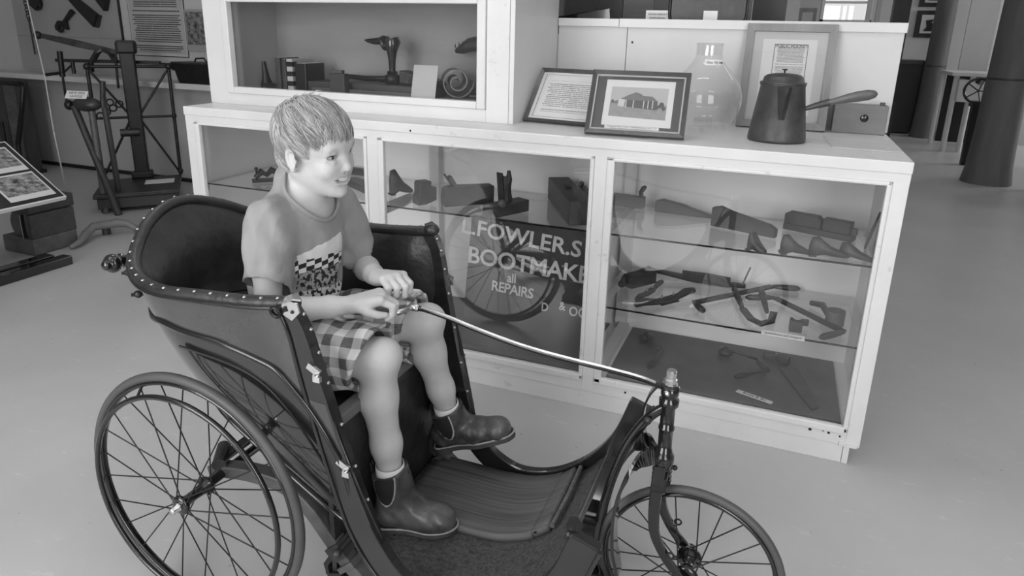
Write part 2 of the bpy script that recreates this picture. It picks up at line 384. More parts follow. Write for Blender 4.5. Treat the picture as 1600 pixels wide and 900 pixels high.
# ================================================================ the long white display counter
H, XL = .98, -2.651
ct = thing('display_counter', 'long white glass-fronted display counter filled with old tools behind the carriage', 'display case', (-1.3, .27, 0))
ZB, ZT = .125, .92                                  # glazing from ZB to ZT
CB = .54                                            # depth
obj('top', MB().cbox(XL-.004, .002, -.005, .70, .945, H, .004), 'white_worn', ct)
obj('header_rail', MB().bx(XL, 0, -.002, .03, ZT, .945), 'white_paint', ct)
for a, b in ((XL, -2.605), (-1.777, -1.731), (-.908, -.866), (-.042, 0)):
    obj('post', MB().cbox(a, b, -.002, .035, .07, ZT+.002, .002), 'white_worn', ct)
obj('bottom_rail', MB().cbox(XL, 0, 0, .035, .065, .11, .002), 'white_worn', ct)
obj('plinth', MB().cbox(XL+.02, -.045, .004, .02, 0, .066, .002), 'white_worn', ct)
obj('plinth_block', MB().cbox(-.044, -.026, .002, .56, 0, .066, .002), 'white_worn', ct)
obj('foot_moulding', MB().cbox(-.06, -.006, -.004, .04, .062, .078, .002), 'white_worn', ct)
obj('side_panel', MB().bx(-.018, 0, .035, .68, .07, .945), 'white_paint', ct)
obj('side_panel', MB().bx(XL, XL+.018, .035, .68, .07, .945), 'white_paint', ct)
obj('back_panel', MB().bx(XL+.018, -.018, .52, .54, .07, .945), 'white_inner', ct)
obj('base_board', MB().bx(XL+.018, -.018, .02, .52, .105, .118), 'white_inner', ct)
for i, (a, b) in enumerate(((-2.58, -1.79), (-1.70, -.93), (-.83, -.058))):
    obj('floor_lining', MB().bx(a, b, .036, .50, .118, .124), 'dark_lino' if i else 'white_inner', ct)
BAYS = ((-2.605, -1.777), (-1.731, -.908), (-.866, -.042))
for a, b in BAYS:
    fr = MB(); t = .026                              # quarter bead round each opening
    for (x0, x1, z0, z1) in ((a, a+t, .11, ZT), (b-t*.55, b, .11, ZT), (a, b, .105, .105+t), (a, b, ZT-.012, ZT)):
        fr.cbox(x0, x1, -.008, .012, z0, z1, .005)
    obj('bead_moulding', fr, 'white_worn', ct)
    obj('pane', MB().bx(a+.012, b-.008, .014, .019, .115, ZT-.005), 'glazing', ct)
# inner framing: back posts, divider rails and shelf bearers
for x in (-1.75, -.88): obj('back_post', MB().bx(x-.022, x+.022, .478, .52, .118, .945), 'white_paint', ct)
for x in (-1.75, -.862):
    obj('divider_rail', MB().bx(x-.02, x+.02, .035, .478, .118, .15), 'white_paint', ct)
    obj('divider_rail', MB().bx(x-.012, x+.012, .035, .478, .615, .65), 'white_paint', ct)
obj('shelf_bearer', MB().bx(-.04, -.018, .05, .50, .355, .385), 'white_paint', ct)
obj('shelf_bearer', MB().bx(-.04, -.018, .05, .50, .62, .65), 'white_paint', ct)
obj('shelf_bearer', MB().bx(-.885, -.862, .05, .50, .355, .385), 'white_paint', ct)
obj('shelf_bearer', MB().bx(XL+.018, XL+.04, .05, .50, .62, .65), 'white_paint', ct)
obj('shelf_bearer', MB().bx(-.862, -.04, .495, .52, .355, .385), 'white_paint', ct)
obj('shelf_bearer', MB().bx(XL+.04, -.04, .495, .52, .62, .65), 'white_paint', ct)
def glass_shelf(x0, x1, y0, y1, z):
    s = obj('glass_shelf', MB().bx(x0, x1, y0, y1, z-.006, z), 'shelf_glass', ct)
    obj('front_edge', MB().bx(x0, x1, y0-.002, y0, z-.006, z), 'glass_edge', s)
SH, SL = .656, .392
glass_shelf(XL+.02, -1.75, .036, .51, SH); glass_shelf(-1.748, -.872, .036, .51, SH); glass_shelf(-.87, -.02, .036, .51, SH)
glass_shelf(-.862, -.02, .03, .51, SL)
for x, z, r in ((-1.59, .955, .004), (-.148, .098, .005), (-.093, .099, .004), (-.06, .094, .003), (-.75, .093, .004), (-.11, .103, .003)):
    obj('nail_hole', MB().lathe([(0, -.0015), (r, -.0015), (r, .001), (0, .001)], (x, -.0045, z) if z > .5 else (x, -.001, z), (0, -1, 0), 8), 'black_plain', ct)

# ---- upper case standing on the counter
UX0, UX1, UY = -2.667, -1.262, .165
uc = thing('glazed_wall_case', 'white upper display case with one long window standing on the counter', 'display case', (-1.96, .35, H))
OX0, OX1, OZ0, OZ1 = -2.53, -1.405, 1.055, 1.395
obj('stile', MB().cbox(UX0, OX0-.035, UY, UY+.025, H, 1.85, .002), 'white_paint', uc)
obj('stile', MB().cbox(OX1+.035, UX1-.02, UY, UY+.025, H, 1.85, .002), 'white_worn', uc)
obj('corner_strip', MB().cbox(UX1-.0185, UX1, UY-.001, UY+.03, H, 1.85, .002), 'white_paint', uc)
obj('bottom_rail', MB().cbox(OX0-.035, OX1+.035, UY, UY+.025, H, OZ0-.028, .002), 'white_paint', uc)
obj('top_rail', MB().cbox(OX0-.035, OX1+.035, UY, UY+.025, OZ1+.028, 1.85, .002), 'white_paint', uc)
fm = MB(); t = .034
for (x0, x1, z0, z1) in ((OX0-t, OX0, OZ0-t*.8, OZ1+t*.8), (OX1, OX1+t, OZ0-t*.8, OZ1+t*.8), (OX0, OX1, OZ0-t*.8, OZ0), (OX0, OX1, OZ1, OZ1+t*.8)):
    fm.cbox(x0, x1, UY-.01, UY+.02, z0, z1, .004)
obj('window_moulding', fm, 'white_paint', uc)
obj('pane', MB().bx(OX0-.005, OX1+.005, UY+.021, UY+.025, OZ0-.005, OZ1+.005), 'glazing', uc)
obj('side_panel', MB().bx(UX1-.015, UX1-.001, UY+.03, .66, H, 1.85), 'white_paint', uc)
obj('side_panel', MB().bx(UX0+.001, UX0+.015, UY+.026, .66, H, 1.85), 'white_paint', uc)
mat('case_lining', .34, .6, noise=.12, nscale=3, stretch=(.4, 1, 2))
obj('inner_side', MB().bx(OX0-.05, OX0-.038, UY+.026, .50, 1.03, 1.6), 'wall_paint', uc)
obj('back_panel', MB().bx(UX0+.016, UX1-.016, .50, .53, H, 1.85), 'case_lining', uc)
obj('inner_floor', MB().bx(UX0+.016, UX1-.016, UY+.026, .50, 1.02, 1.04), 'case_lining', uc)
obj('roof', MB().bx(UX0, UX1, UY, .66, 1.85, 1.87), 'white_paint', uc)

# ---- white backboard behind the objects on the counter
bb = thing('backboard', 'white panelled backboard rising behind the framed pictures on the counter', 'backboard', (-.62, .67, H))
obj('panel', MB().bx(-1.26, -.974, .662, .676, H, 1.335), 'white_board', bb)
obj('panel', MB().bx(-.971, .008, .662, .676, H, 1.335), 'white_board', bb)
obj('cap_rail', MB().cbox(-1.26, -1.0075, .652, .695, 1.332, 1.363, .002), 'white_paint', bb)
obj('cap_rail', MB().cbox(-1.006, .014, .652, .695, 1.330, 1.364, .002), 'white_paint', bb)
obj('panel_scar', MB().lathe([(0, 0), (.005, 0), (.004, .0012), (0, .0012)], (-0.950, 0.662, 1.274), (0, -1, 0), 6), 'black_plain', bb)

# ================================================================ the three-wheeled bath chair
YC = -.88                                            # centre line; forward is +x
RIM = [(-1.19, -.285, .785), (-1.30, -.293, .772), (-1.42, -.296, .765), (-1.54, -.293, .757), (-1.635, -.265, .765), (-1.71, -.205, .79), (-1.765, -.11, .838), (-1.785, 0, .862)]
BOT = [(-1.03, -.24, .235), (-1.16, -.232, .275), (-1.28, -.222, .33), (-1.39, -.212, .385), (-1.49, -.195, .43), (-1.56, -.155, .455), (-1.605, -.085, .465), (-1.62, 0, .468)]
def _full(C): return C+[(x, -y, z) for x, y, z in C[-2::-1]]
_rim = np.array(spline(_full(RIM), 6)); _bot = np.array(spline(_full(BOT), 6)); NU = len(_rim)
def tub(u, v, off=0.0):
    """u 0..1 near front > back > far front, v 0 rim .. 1 bottom, off inward"""
    k = min(u*(NU-1), NU-1-1e-6); i = int(k); t = k-i
    r = _rim[i]*(1-t)+_rim[i+1]*t; b = _bot[i]*(1-t)+_bot[i+1]*t
    p = r*(1-v)+b*v; a, c = max(0, u-.01), min(1, u+.01)
    ka, kc = a*(NU-1), c*(NU-1); ra = _rim[int(ka)]; rc = _rim[min(NU-1, int(math.ceil(kc)))]
    tg = rc-ra; n = np.array([-tg[1], tg[0], 0]); n /= max(1e-9, np.linalg.norm(n))      # pointing outward of the tub plan
    cen = np.array([-1.4, 0, .6])
    if (p-cen)[:2] @ n[:2] < 0: n = -n
    return p + n*(.016*math.sin(PI*v)-off) + np.array([0, YC, 0])
# === end of numeric part
mat('varnish', .042, .13, coat=1.0, noise=.35, nscale=5, bump=.03, bscale=25, coatr=.04)
mat('black_panel', .010, .12, coat=1.0, noise=.5, nscale=6, bump=.03, bscale=25, coatr=.04)
mat('edge_black', .013, .22, coat=.5, noise=.5, nscale=18, bump=.1, bscale=60)
mat('board_dark', .014, .22, coat=.5, noise=.35, nscale=14, bump=.08, bscale=50)
mat('spring_iron', .10, .42, metal=.35, noise=.3, nscale=14, bump=.15, bscale=60)
def carpet_mat():
    m = mat('carpet', .075, .95, spec=.1, noise=.45, nscale=90, bump=1.0, bscale=180)
carpet_mat()
def stripe_mat():
    m = bpy.data.materials.new('striped_cloth'); m.use_nodes = True; nt = m.node_tree; p = nt.nodes['Principled BSDF']; L = nt.links.new
    p.inputs['Roughness'].default_value = .7; p.inputs['Specular IOR Level'].default_value = .3
    tc = nd(nt, 'ShaderNodeTexCoord'); mp = nd(nt, 'ShaderNodeMapping'); mp.inputs['Scale'].default_value = (3, 110, 8); L(tc.outputs['Object'], mp.inputs[0])
    nz = nd(nt, 'ShaderNodeTexNoise'); nz.inputs['Scale'].default_value = 1; nz.inputs['Detail'].default_value = 4; L(mp.outputs[0], nz.inputs['Vector'])
    r = nd(nt, 'ShaderNodeMapRange'); r.inputs[1].default_value = .35; r.inputs[2].default_value = .65; r.inputs[3].default_value = .07; r.inputs[4].default_value = .13; L(nz.outputs['Fac'], r.inputs[0])
    cc = nd(nt, 'ShaderNodeCombineColor')
    for i in range(3): L(r.outputs[0], cc.inputs[i])
    L(cc.outputs[0], p.inputs['Base Color'])
    bp = nd(nt, 'ShaderNodeBump'); bp.inputs['Strength'].default_value = .3; bp.inputs['Distance'].default_value = .003; L(nz.outputs['Fac'], bp.inputs['Height']); L(bp.outputs[0], p.inputs['Normal'])
    M['striped_cloth'] = m
stripe_mat()
bc = thing('bath_chair', 'antique black three-wheeled bath chair with leather tub seat carrying the boy', 'wheelchair', (-1.1, YC, 0))
# moulding line on the outside, mirrored for the far side
MOLD = [(.5, .33), (.42, .325), (.36, .32), (.307, .304), (.26, .235), (.229, .21), (.18, .212), (.143, .215), (.112, .228), (.089, .241), (.063, .266), (.047, .329), (.026, .443), (.014, .595), (.018, .734), (.026, .835), (.033, .985)]
def v_mold(u):
    u = min(u, 1-u)
    if u < .063: return None
    for (a, va), (b, vb) in zip(MOLD, MOLD[1:]):
        if b <= u <= a: return vb+(va-vb)*(u-b)/(a-b)
    return .3
def in_lower(u, v):
    u = min(u, 1-u)
    if u >= .063: return v > v_mold(u)
    for (a, va), (b, vb) in zip(MOLD[10:], MOLD[11:]):     # front part: compare u at the same v
        if va <= v <= vb: return u > a+(b-a)*(v-va)/(vb-va)
    return False
nu, nv = 120, 30; sh = MB(); P = [[tub(i/nu, j/nv) for j in range(nv+1)] for i in range(nu+1)]
sh.add([p for row in P for p in row], [], True)
for i in range(nu):
    for j in range(nv):
        sh.cur = 1 if in_lower((i+.5)/nu, (j+.5)/nv) else 0
        a = i*(nv+1)+j; sh.f.append([a, a+1, a+nv+2, a+nv+1]); sh.mi.append(sh.cur); sh.sm.append(True)
sh.cur = 1
for i in range(nu//2):                               # underside, behind the seat front only
    if P[i][nv][0] > -1.17: continue
    a, b = i*(nv+1)+nv, (nu-i)*(nv+1)+nv; a2, b2 = (i+1)*(nv+1)+nv, (nu-i-1)*(nv+1)+nv
    sh.f.append([a, b, b2, a2] if b2 != a2 else [a, b, b2]); sh.mi.append(1); sh.sm.append(False)
obj('tub_shell', sh, ['varnish', 'black_panel'], bc)
# leather lining, padded, down to the seat
nl = 22; li = MB(); vseat = .62; Q = []
for i in range(nu+1):
    u = i/nu; row = []
    for j in range(nl+1):
        v = vseat*j/nl; pad = .012+.026*math.sin(PI*min(1, j/nl*1.15)**.8) if j < nl else .012
        e = min(u, 1-u); pad *= min(1, .35+e*14)
        row.append(tub(u, v, pad))
    Q.append(row)
li.add([p for r in Q for p in r], [(i*(nl+1)+j, (i+1)*(nl+1)+j, (i+1)*(nl+1)+j+1, i*(nl+1)+j+1) for i in range(nu) for j in range(nl)], True)
obj('leather_lining', li, 'old_leather', bc)
rimp = [tub(i/60, 0, .008)+np.array([0, 0, .002]) for i in range(61)]
roll = obj('rim_roll', MB().tube(rimp, .0145, 10), 'old_leather', bc)
obj('rim_piping', MB().tube([tub(i/60, 0, -.006)+np.array([0, 0, -.004]) for i in range(61)], .0048, 6), 'edge_black', roll)
sd = MB()
for i in range(1, 40):
    p = tub(i/40, 0, .0)+np.array([0, 0, .0145]); sd.ball(p, .0042, 8, 5, (1, 1, .6))
obj('tack_heads', sd, 'steel', roll)['kind'] = 'stuff'
mld = [MOLD[k] for k in range(len(MOLD))]
mp_ = spline(mld[::-1], 5); near = [tub(u, min(v, 1), -.002) for u, v in mp_]; far = [tub(1-u, min(v, 1), -.002) for u, v in mp_][::-1]
obj('moulding', MB().tube(near+far[1:], .0062, 8), 'black_enamel', bc)
obj('bottom_bead', MB().tube([tub(i/60, .985, -.004) for i in range(3, 58)], .006, 8), 'black_enamel', bc)
ln = [tub(u, v, -.0012) for u, v in spline([(.235, .36), (.2, .33), (.143, .325), (.1, .35), (.075, .42), (.055, .56), (.045, .72), (.06, .85)], 6)]
obj('coach_line', MB().strap(ln, (0, -1, 0), .0022, .0006), 'edge_black', bc)
# S-curved side boards: front edge of the tub running down and along the footwell
TOP = [(-1.192, .787), (-1.166, .735), (-1.14, .62), (-1.095, .43), (-1.05, .285), (-1.0, .208), (-.94, .168), (-.88, .16), (-.80, .185), (-.72, .245), (-.66, .325), (-.622, .43)]
tp = spline(TOP, 6); NT = len(tp)
def board_dy(z): return .245 if z < .25 else .245+(.287-.245)*min(1, (z-.25)/.535)
for s, nm in ((-1, 'near'), (1, 'far')):
    cen, ups, hb, low, stripc, hs = [], [], [], [], [], []
    for i, (x, z) in enumerate(tp):
        a = tp[min(i+1, NT-1)]-tp[max(i-1, 0)]; a = a/np.linalg.norm(a); n = (-a[1], a[0]); f = i/(NT-1)
        h = .014+.016*min(1, f/.35); y = YC+s*board_dy(z)
        cen.append((x-n[0]*h, y, z-n[1]*h)); ups.append((n[0], 0, n[1])); hb.append(h); low.append((x-n[0]*2*h, y+s*.013, z-n[1]*2*h))
        stripc.append((x, y, z))
    bd = obj('side_board', MB().strap(cen, ups, .012, hb), 'board_dark', bc, bevel=.003)
    obj('bead', MB().tube(low, .0045, 6), 'black_enamel', bd)
    k = int(NT*.36)
    es = obj('edge_strip', MB().strap(stripc[:k], ups[:k], .0135, .003), 'edge_black', bd)
    st = MB()
    for i in range(3, k, 3): st.ball((stripc[i][0]+ups[i][0]*.004, stripc[i][1]-s*.006, stripc[i][2]+ups[i][2]*.004), .0042, 8, 5)
    obj('tack_heads', st, 'steel', bd)['kind'] = 'stuff'
    # bright fittings along the edge
    y = YC+s*.287
    if s < 0:
        plate = MB().prism([(-.022, -.016), (.012, -.02), (.024, .004), (.014, .02), (-.014, .016)], frame4((-1.192, y+s*.012, .782), (.9, 0, -.3), (.2, 0, 1)), .004)
        plate.strap([(-1.205, y+s*.010, .797), (-1.192, y+s*.002, .803), (-1.182, y-s*.008, .799)], (0, 0, 1), .014, .0018)
        pl = obj('corner_plate', plate, 'nickel', bc)
        sc = MB()
        for dx, dz in ((-.008, .002), (.008, -.004)): obj('screw', MB().lathe([(0, 0), (.004, 0), (.003, .0025), (0, .003)], (-1.192+dx, y+s*.014, .782+dz), (0, s, 0), 8), 'black_iron', pl)
    else:
        obj('worn_corner', MB().ball((-1.192, y-.008, .790), .021, 12, 8, (1.1, .9, .8)).tube([(-1.205, y-.02, .803), (-1.19, y-.01, .808), (-1.176, y-.004, .798)], [.005, .007, .004], 8), 'old_leather', bc)
    lp = obj('strap_loop', MB().torus((-1.222, y+s*.016, .772), .011, .0035, (0, 1, .3), 20, 6, .005), 'black_iron', bc)
    obj('tongue', MB().box((-1.208, y+s*.013, .777), (.028, .003, .009), m=Matrix.Rotation(-.4, 3, 'Y')), 'black_iron', lp)
    for (x, z) in ((-1.137, .66), (-1.093, .445)):
        yy = YC+s*board_dy(z)
        cl = obj('clip', MB().box((x-.012, yy+s*.016, z), (.03, .006, .014), m=Matrix.Rotation(.5, 3, 'Y')).box((x-.004, yy+s*.018, z-.018), (.016, .008, .012)), 'nickel', bc)
        obj('pin', MB().cyl((x-.004, yy+s*.012, z-.006), (x-.004, yy+s*.028, z-.006), .003, 8), 'steel', cl)
    # bracket at the front end of the board
    if s > 0: continue
    bk = obj('end_bracket', MB().strap([(-.634, YC+s*.245, .432), (-.622, YC+s*.245, .436), (-.612, YC+s*.245, .420)], [(-.3, 0, .9), (.3, 0, .9), (1, 0, .2)], .014, .004), 'black_iron', bc)
    obj('bolt', MB().lathe([(0, 0), (.009, 0), (.007, .006), (0, .008)], (-.628, YC+s*.257, .418), (0, s, 0), 10), 'worn_iron', bk)
# footwell floor, carpet, dash strip
prof = spline([(-1.20, .118), (-1.05, .118), (-.93, .118), (-.86, .126), (-.78, .156), (-.71, .206), (-.665, .258)], 5)
fl = MB(); ca = MB()
def sheet_strip(mb, prof, y0, y1, dz0, dz1, ny=8):
    k = len(prof); vs = []
    for d in (dz0, dz1):
        for i, (x, z) in enumerate(prof):
            a = prof[min(i+1, k-1)]-prof[max(i-1, 0)]; a = a/np.linalg.norm(a)
            for j in range(ny+1): vs.append((x-a[1]*d, y0+(y1-y0)*j/ny, z+a[0]*d))
    n = k*(ny+1); fs = []
    for i in range(k-1):
        for j in range(ny):
            a = i*(ny+1)+j; fs.append((a, a+1, a+ny+2, a+ny+1)); fs.append((n+a, n+a+ny+1, n+a+ny+2, n+a+1))
    for i in range(k-1):
        for j, fl_ in ((0, 1), (ny, 0)):
            a = i*(ny+1)+j; b = a+ny+1; fs.append((a, b, n+b, n+a) if fl_ else (b, a, n+a, n+b))
    for i, fl_ in ((0, 0), (k-1, 1)):
        for j in range(ny):
            a = i*(ny+1)+j; fs.append((a, a+1, n+a+1, n+a) if fl_ else (a+1, a, n+a, n+a+1))
    mb.add(vs, fs, True); return mb
obj('floor_board', sheet_strip(fl, prof, YC-.235, YC+.235, -.014, 0), 'black_panel', bc)
obj('carpet', sheet_strip(ca, prof, YC-.225, YC+.225, .0005, .012), 'carpet', bc)
obj('dash_strip', MB().strap([(-.660, YC-.24, .266), (-.660, YC+.24, .266)], (.75, 0, .66), .006, .010), 'steel', bc)
obj('dash_edge', MB().strap([(-.648, YC-.245, .262), (-.648, YC+.245, .262)], (.75, 0, .66), .018, .008), 'edge_black', bc)
# seat
so_ = [(-1.177, .22), (-1.30, .212), (-1.40, .195), (-1.475, .165), (-1.53, .115), (-1.555, .05)]; so_ = [(x, -y) for x, y in so_]+[(x, y) for x, y in so_[::-1]]
obj('seat_cushion', MB().prism([(x, y) for x, y in so_], frame4((0, YC, .463), (1, 0, 0), (0, 1, 0)), .036), 'old_leather', bc, bevel=.01)
obj('seat_rail', MB().cbox(-1.185, -1.155, YC-.262, YC+.262, .478, .508, .006), 'mid_wood', bc)
obj('seat_front_panel', MB().bx(-1.176, -1.164, YC-.24, YC+.24, .12, .48), 'old_leather', bc)
# push bar at the back with turned knobs
ph = obj('push_bar', MB().tube([(-1.86, YC-.15, .728), (-1.86, YC+.15, .728)], .011, 10), 'black_iron', bc)
for s in (-1, 1):
    obj('knob', MB().lathe([(0, 0), (.016, 0), (.019, .006), (.012, .012), (.02, .018), (.024, .028), (.024, .036), (.02, .042), (.012, .045), (.014, .05), (.009, .056), (0, .057)], (-1.86, YC+s*.11, .728), (0, s, 0), 18), 'black_enamel', ph)
    obj('stay', MB().tube([(-1.86, YC+s*.08, .728), (-1.80, YC+s*.08, .70), (-1.74, YC+s*.08, .68)], .008, 8), 'black_iron', ph)
for (u, v) in ((.335, .06), (.33, .2)):
    p = tub(u, v, -.012); obj('lug', MB().ball(p, .009, 10, 6, (1.2, 1, 1)).cyl(tub(u, v, 0), tub(u, v, -.026), .004, 8), 'black_iron', bc)
# axle, curved perch springs
AX, AZ = -1.472, .297
ax = obj('axle', MB().cyl((AX, YC-.36, AZ), (AX, YC+.36, AZ), .0105, 12), 'black_iron', bc)
for s in (-1, 1):
    pth = spline([(-1.515, .290), (-1.47, .300), (-1.39, .312), (-1.30, .308), (-1.235, .268), (-1.187, .212), (-1.13, .146), (-1.05, .095), (-.95, .085)], 6)
    n = len(pth)
    sp = obj('perch_spring', MB().strap([(x, YC+s*.225, z) for x, z in pth], (0, 0, 1), .017, [.013+.004*math.sin(PI*i/n) for i in range(n)]), 'spring_iron', bc, bevel=.003)
    obj('clamp', MB().box((-1.16, YC+s*.225, .182), (.036, .046, .044), m=Matrix.Rotation(.85, 3, 'Y')), 'worn_iron', sp)
    obj('clamp', MB().box((-1.135, YC+s*.222, .152), (.014, .052, .05), m=Matrix.Rotation(.85, 3, 'Y')), 'spring_iron', sp)
    obj('shackle', MB().strap([(-1.175, YC+s*.225, .165), (-1.19, YC+s*.228, .140), (-1.182, YC+s*.23, .118), (-1.15, YC+s*.228, .125)], (0, 1, 0), .006, .018), 'black_iron', sp)
    obj('bolt', MB().cyl((-1.145, YC+s*.20, .20), (-1.145, YC+s*.262, .20), .007, 8).ball((-1.145, YC+s*.262, .20), .011), 'worn_iron', sp)
    obj('grease_box', MB().cyl((-1.515, YC+s*.185, .325), (-1.475, YC+s*.245, .322), .016, 14), 'worn_iron', ax)
    obj('axle_arm', MB().strap([(-1.50, YC+s*.225, .31), (-1.46, YC+s*.16, .345), (-1.43, YC+s*.10, .40)], (0, 0, 1), .012, .006), 'black_iron', ax)
# wheels
def wheel(cx, cy, R, tr, hubw, hubr, nsp, side, hand, name):
    C = Vector((cx, cy, R)); A = (0, 1, 0)
    ty = obj(name, MB().torus(C, R-tr, tr, A, 72, 12), 'rubber', bc)
    obj('rim', MB().torus(C, R-2*tr-.002, .006, A, 72, 8, .010), 'black_enamel', ty)
    ro = R-2*tr-.004
    hp = [(0, -hubw/2), (hubr*.75, -hubw/2), (hubr, -hubw/2+.003), (hubr, -hubw/2+.010), (hubr*.6, -hubw/2+.016), (hubr*.52, 0), (hubr*.6, hubw/2-.016), (hubr, hubw/2-.010), (hubr, hubw/2-.003), (hubr*.75, hubw/2), (0, hubw/2)]
    obj('hub', MB().lathe(hp, C, A, 20), 'black_enamel', ty)
    if side:
        obj('hub_cap', MB().lathe([(0, .021), (.006, .021), (.008, .019), (.008, .006), (.011, .004), (.011, 0), (0, 0)], C+Vector((0, side*hubw/2, 0)), (0, side, 0), 12), 'nickel', ty)
    ph0 = .09
    for k in range(nsp):
        a = 2*PI*k/nsp+ph0; sgn = 1 if k % 2 else -1; lean = (.55 if (k//2) % 2 else -.55)
        hb = Vector((math.cos(a+lean), 0, math.sin(a+lean)))*(hubr*.88); rm = Vector((math.cos(a), 0, math.sin(a)))*ro
        obj('spoke', MB().tube([C+hb+Vector((0, sgn*(hubw/2-.006), 0)), C+rm], .0016, 5, False), 'black_iron', ty)
    if hand:
        y = cy+side*hand; Rh = R-.043
        obj('hand_rim', MB().torus((cx, y, R), Rh, .0062, A, 72, 8), 'black_enamel', ty)
        for k in range(5):
            a = 2*PI*k/5+.72; d = Vector((math.cos(a), 0, math.sin(a)))
            obj('hand_rim_bracket', MB().tube([C+d*(R-2*tr-.004)+Vector((0, side*.004, 0)), C+d*(Rh-.004)+Vector((0, side*(hand), 0))], .0035, 6), 'black_iron', ty)
wheel(AX, YC-.325, .297, .0105, .085, .022, 26, -1, .030, 'rear_wheel')
wheel(AX, YC+.325, .297, .0105, .085, .022, 26, 1, .030, 'rear_wheel')
FX, FR = -.428, .199
wheel(FX, YC, FR, .0088, .074, .027, 22, 0, 0, 'front_wheel')
# steering head, fork, stays, tiller
hx = -.501
hd = obj('steering_head', MB().lathe([(0, .395), (.020, .395), (.021, .402), (.0165, .406), (.021, .411), (.0165, .417), (.021, .423), (.0165, .43), (.0185, .436), (.0225, .447), (.0215, .462), (.0165, .47), (.0165, .474), (.0145, .476), (.0145, .52), (.0165, .522), (.0165, .527), (.0145, .529), (.0145, .572), (.020, .578), (.0205, .590), (.0165, .594), (.0165, .60), (.0185, .602), (.0185, .622), (0, .622)], (hx, YC, 0), (0, 0, 1), 22), 'black_enamel', bc)
obj('top_nut', MB().lathe([(.014, .62), (.0145, .626), (.0125, .629), (.0125, .636), (.0105, .638), (.0105, .652), (.009, .656), (0, .656)], (hx, YC, 0), (0, 0, 1), 10, False), 'nickel', hd)
obj('clamp_screw', MB().lathe([(0, 0), (.007, 0), (.007, .004), (0, .006)], (hx-.004, YC-.0185, .612), (-.2, -1, 0), 10), 'nickel', hd)
obj('oil_knob', MB().cyl((hx, YC, .43), (hx+.024, YC+.01, .428), .004, 8).ball((hx+.024, YC+.01, .428), .006), 'black_iron', hd)
fk = obj('fork_crown', MB().strap([(hx, YC-.046, .398), (hx, YC-.03, .417), (hx, YC, .422), (hx, YC+.03, .417), (hx, YC+.046, .398)], (0, 0, 1), .015, .008), 'black_enamel', bc, bevel=.002)
for s in (-1, 1):
    bp_ = spline([(hx-.004, .44), (hx-.003, .40), (hx-.003, .34), (hx+.004, .295), (-.470, .245), (-.44, .212), (-.425, .203)], 5)
    bl = obj('fork_blade', MB().strap([(x, YC+s*(.047 if z < .4 else .047-.03*(z-.4)/.04), z) for x, z in bp_], (0, 1, 0), [.013-.005*i/len(bp_) for i in range(len(bp_))], .005), 'black_enamel', bc, bevel=.002)
    obj('axle_nut', MB().cyl((FX, YC+s*.045, FR), (FX, YC+s*.062, FR), .012, 8), 'worn_iron', bl)
    obj('eyelet', MB().torus((-.462, YC+s*.056, .262), .007, .0022, (0, 1, 0), 14, 6), 'black_iron', bl)
st_ = spline([(-.497, .580), (-.537, .541), (-.575, .472), (-.600, .394), (-.617, .315), (-.628, .244), (-.630, .175), (-.61, .113), (-.66, .072), (-.80, .075)], 6)
sy = obj('main_stay', MB().tube([(x, YC, z) for x, z in st_], [(.008, .0105)]*len(st_), 10, flat=(0, 1, 0)), 'black_enamel', bc)
obj('stay_bolt', MB().lathe([(0, 0), (.0085, 0), (.0085, .004), (0, .007)], (-.539, YC-.011, .538), (0, -1, .15), 14), 'worn_iron', sy)
a1 = spline([(hx-.01, .462), (-.53, .464), (-.555, .448), (-.583, .41), (-.606, .352), (-.620, .271), (-.621, .183), (-.60, .085), (-.66, .065)], 6)
obj('spring_strap', MB().strap([(x, YC+.055*min(1, i/14), z) for i, (x, z) in enumerate(a1)], (1, 0, .3), .019, .0035), 'black_enamel', bc)
a2 = spline([(hx-.006, .455), (-.528, .462), (-.551, .446), (-.574, .394), (-.584, .321), (-.580, .242), (-.568, .17), (-.60, .09), (-.66, .065)], 6)
obj('spring_strap', MB().strap([(x, YC-.052*min(1, i/14), z) for i, (x, z) in enumerate(a2)], (1, 0, .3), .019, .0035), 'black_enamel', bc)
lo = spline([(hx-.01, .612), (-.525, .606), (-.545, .575), (-.555, .535), (-.553, .49), (-.54, .455), (-.515, .44)], 6)
obj('leather_strap', MB().strap([(x, YC+.035, z) for x, z in lo], (1, 0, .2), .014, .0022), 'edge_black', bc)
tl = spline([(hx-.012, .614), (-.56, .624), (-.63, .630), (-.70, .634), (-.78, .640), (-.85, .649), (-.93, .664), (-1.003, .680), (-1.06, .689), (-1.10, .690)], 5)
ti = obj('tiller', MB().tube([(x, YC, z) for x, z in tl], .0062, 10), 'black_enamel', bc)
obj('tiller_flat', MB().strap([(x, YC-.0035, z+.0045) for x, z in tl[2:-4]], (0, -.5, 1), .0028, .0015), 'steel', ti)
obj('ferrule', MB().lathe([(.006, 0), (.0085, .002), (.0085, .02), (.006, .024)], (-1.077, YC, .690), (-1, 0, 0), 12), 'nickel', ti)
lp = spline([(-1.098, .000), (-1.106, -.032), (-1.14, -.052), (-1.19, -.056), (-1.245, -.052)], 5)
lp2 = [(x, -y) for x, y in lp]; loop = [(x, YC+y, .690-.10*(-1.098-x)) for x, y in lp[::-1]+lp2[1:]]
obj('loop_handle', MB().tube(loop, .0068, 10), 'worn_steel' if 'worn_steel' in M else 'steel', ti)
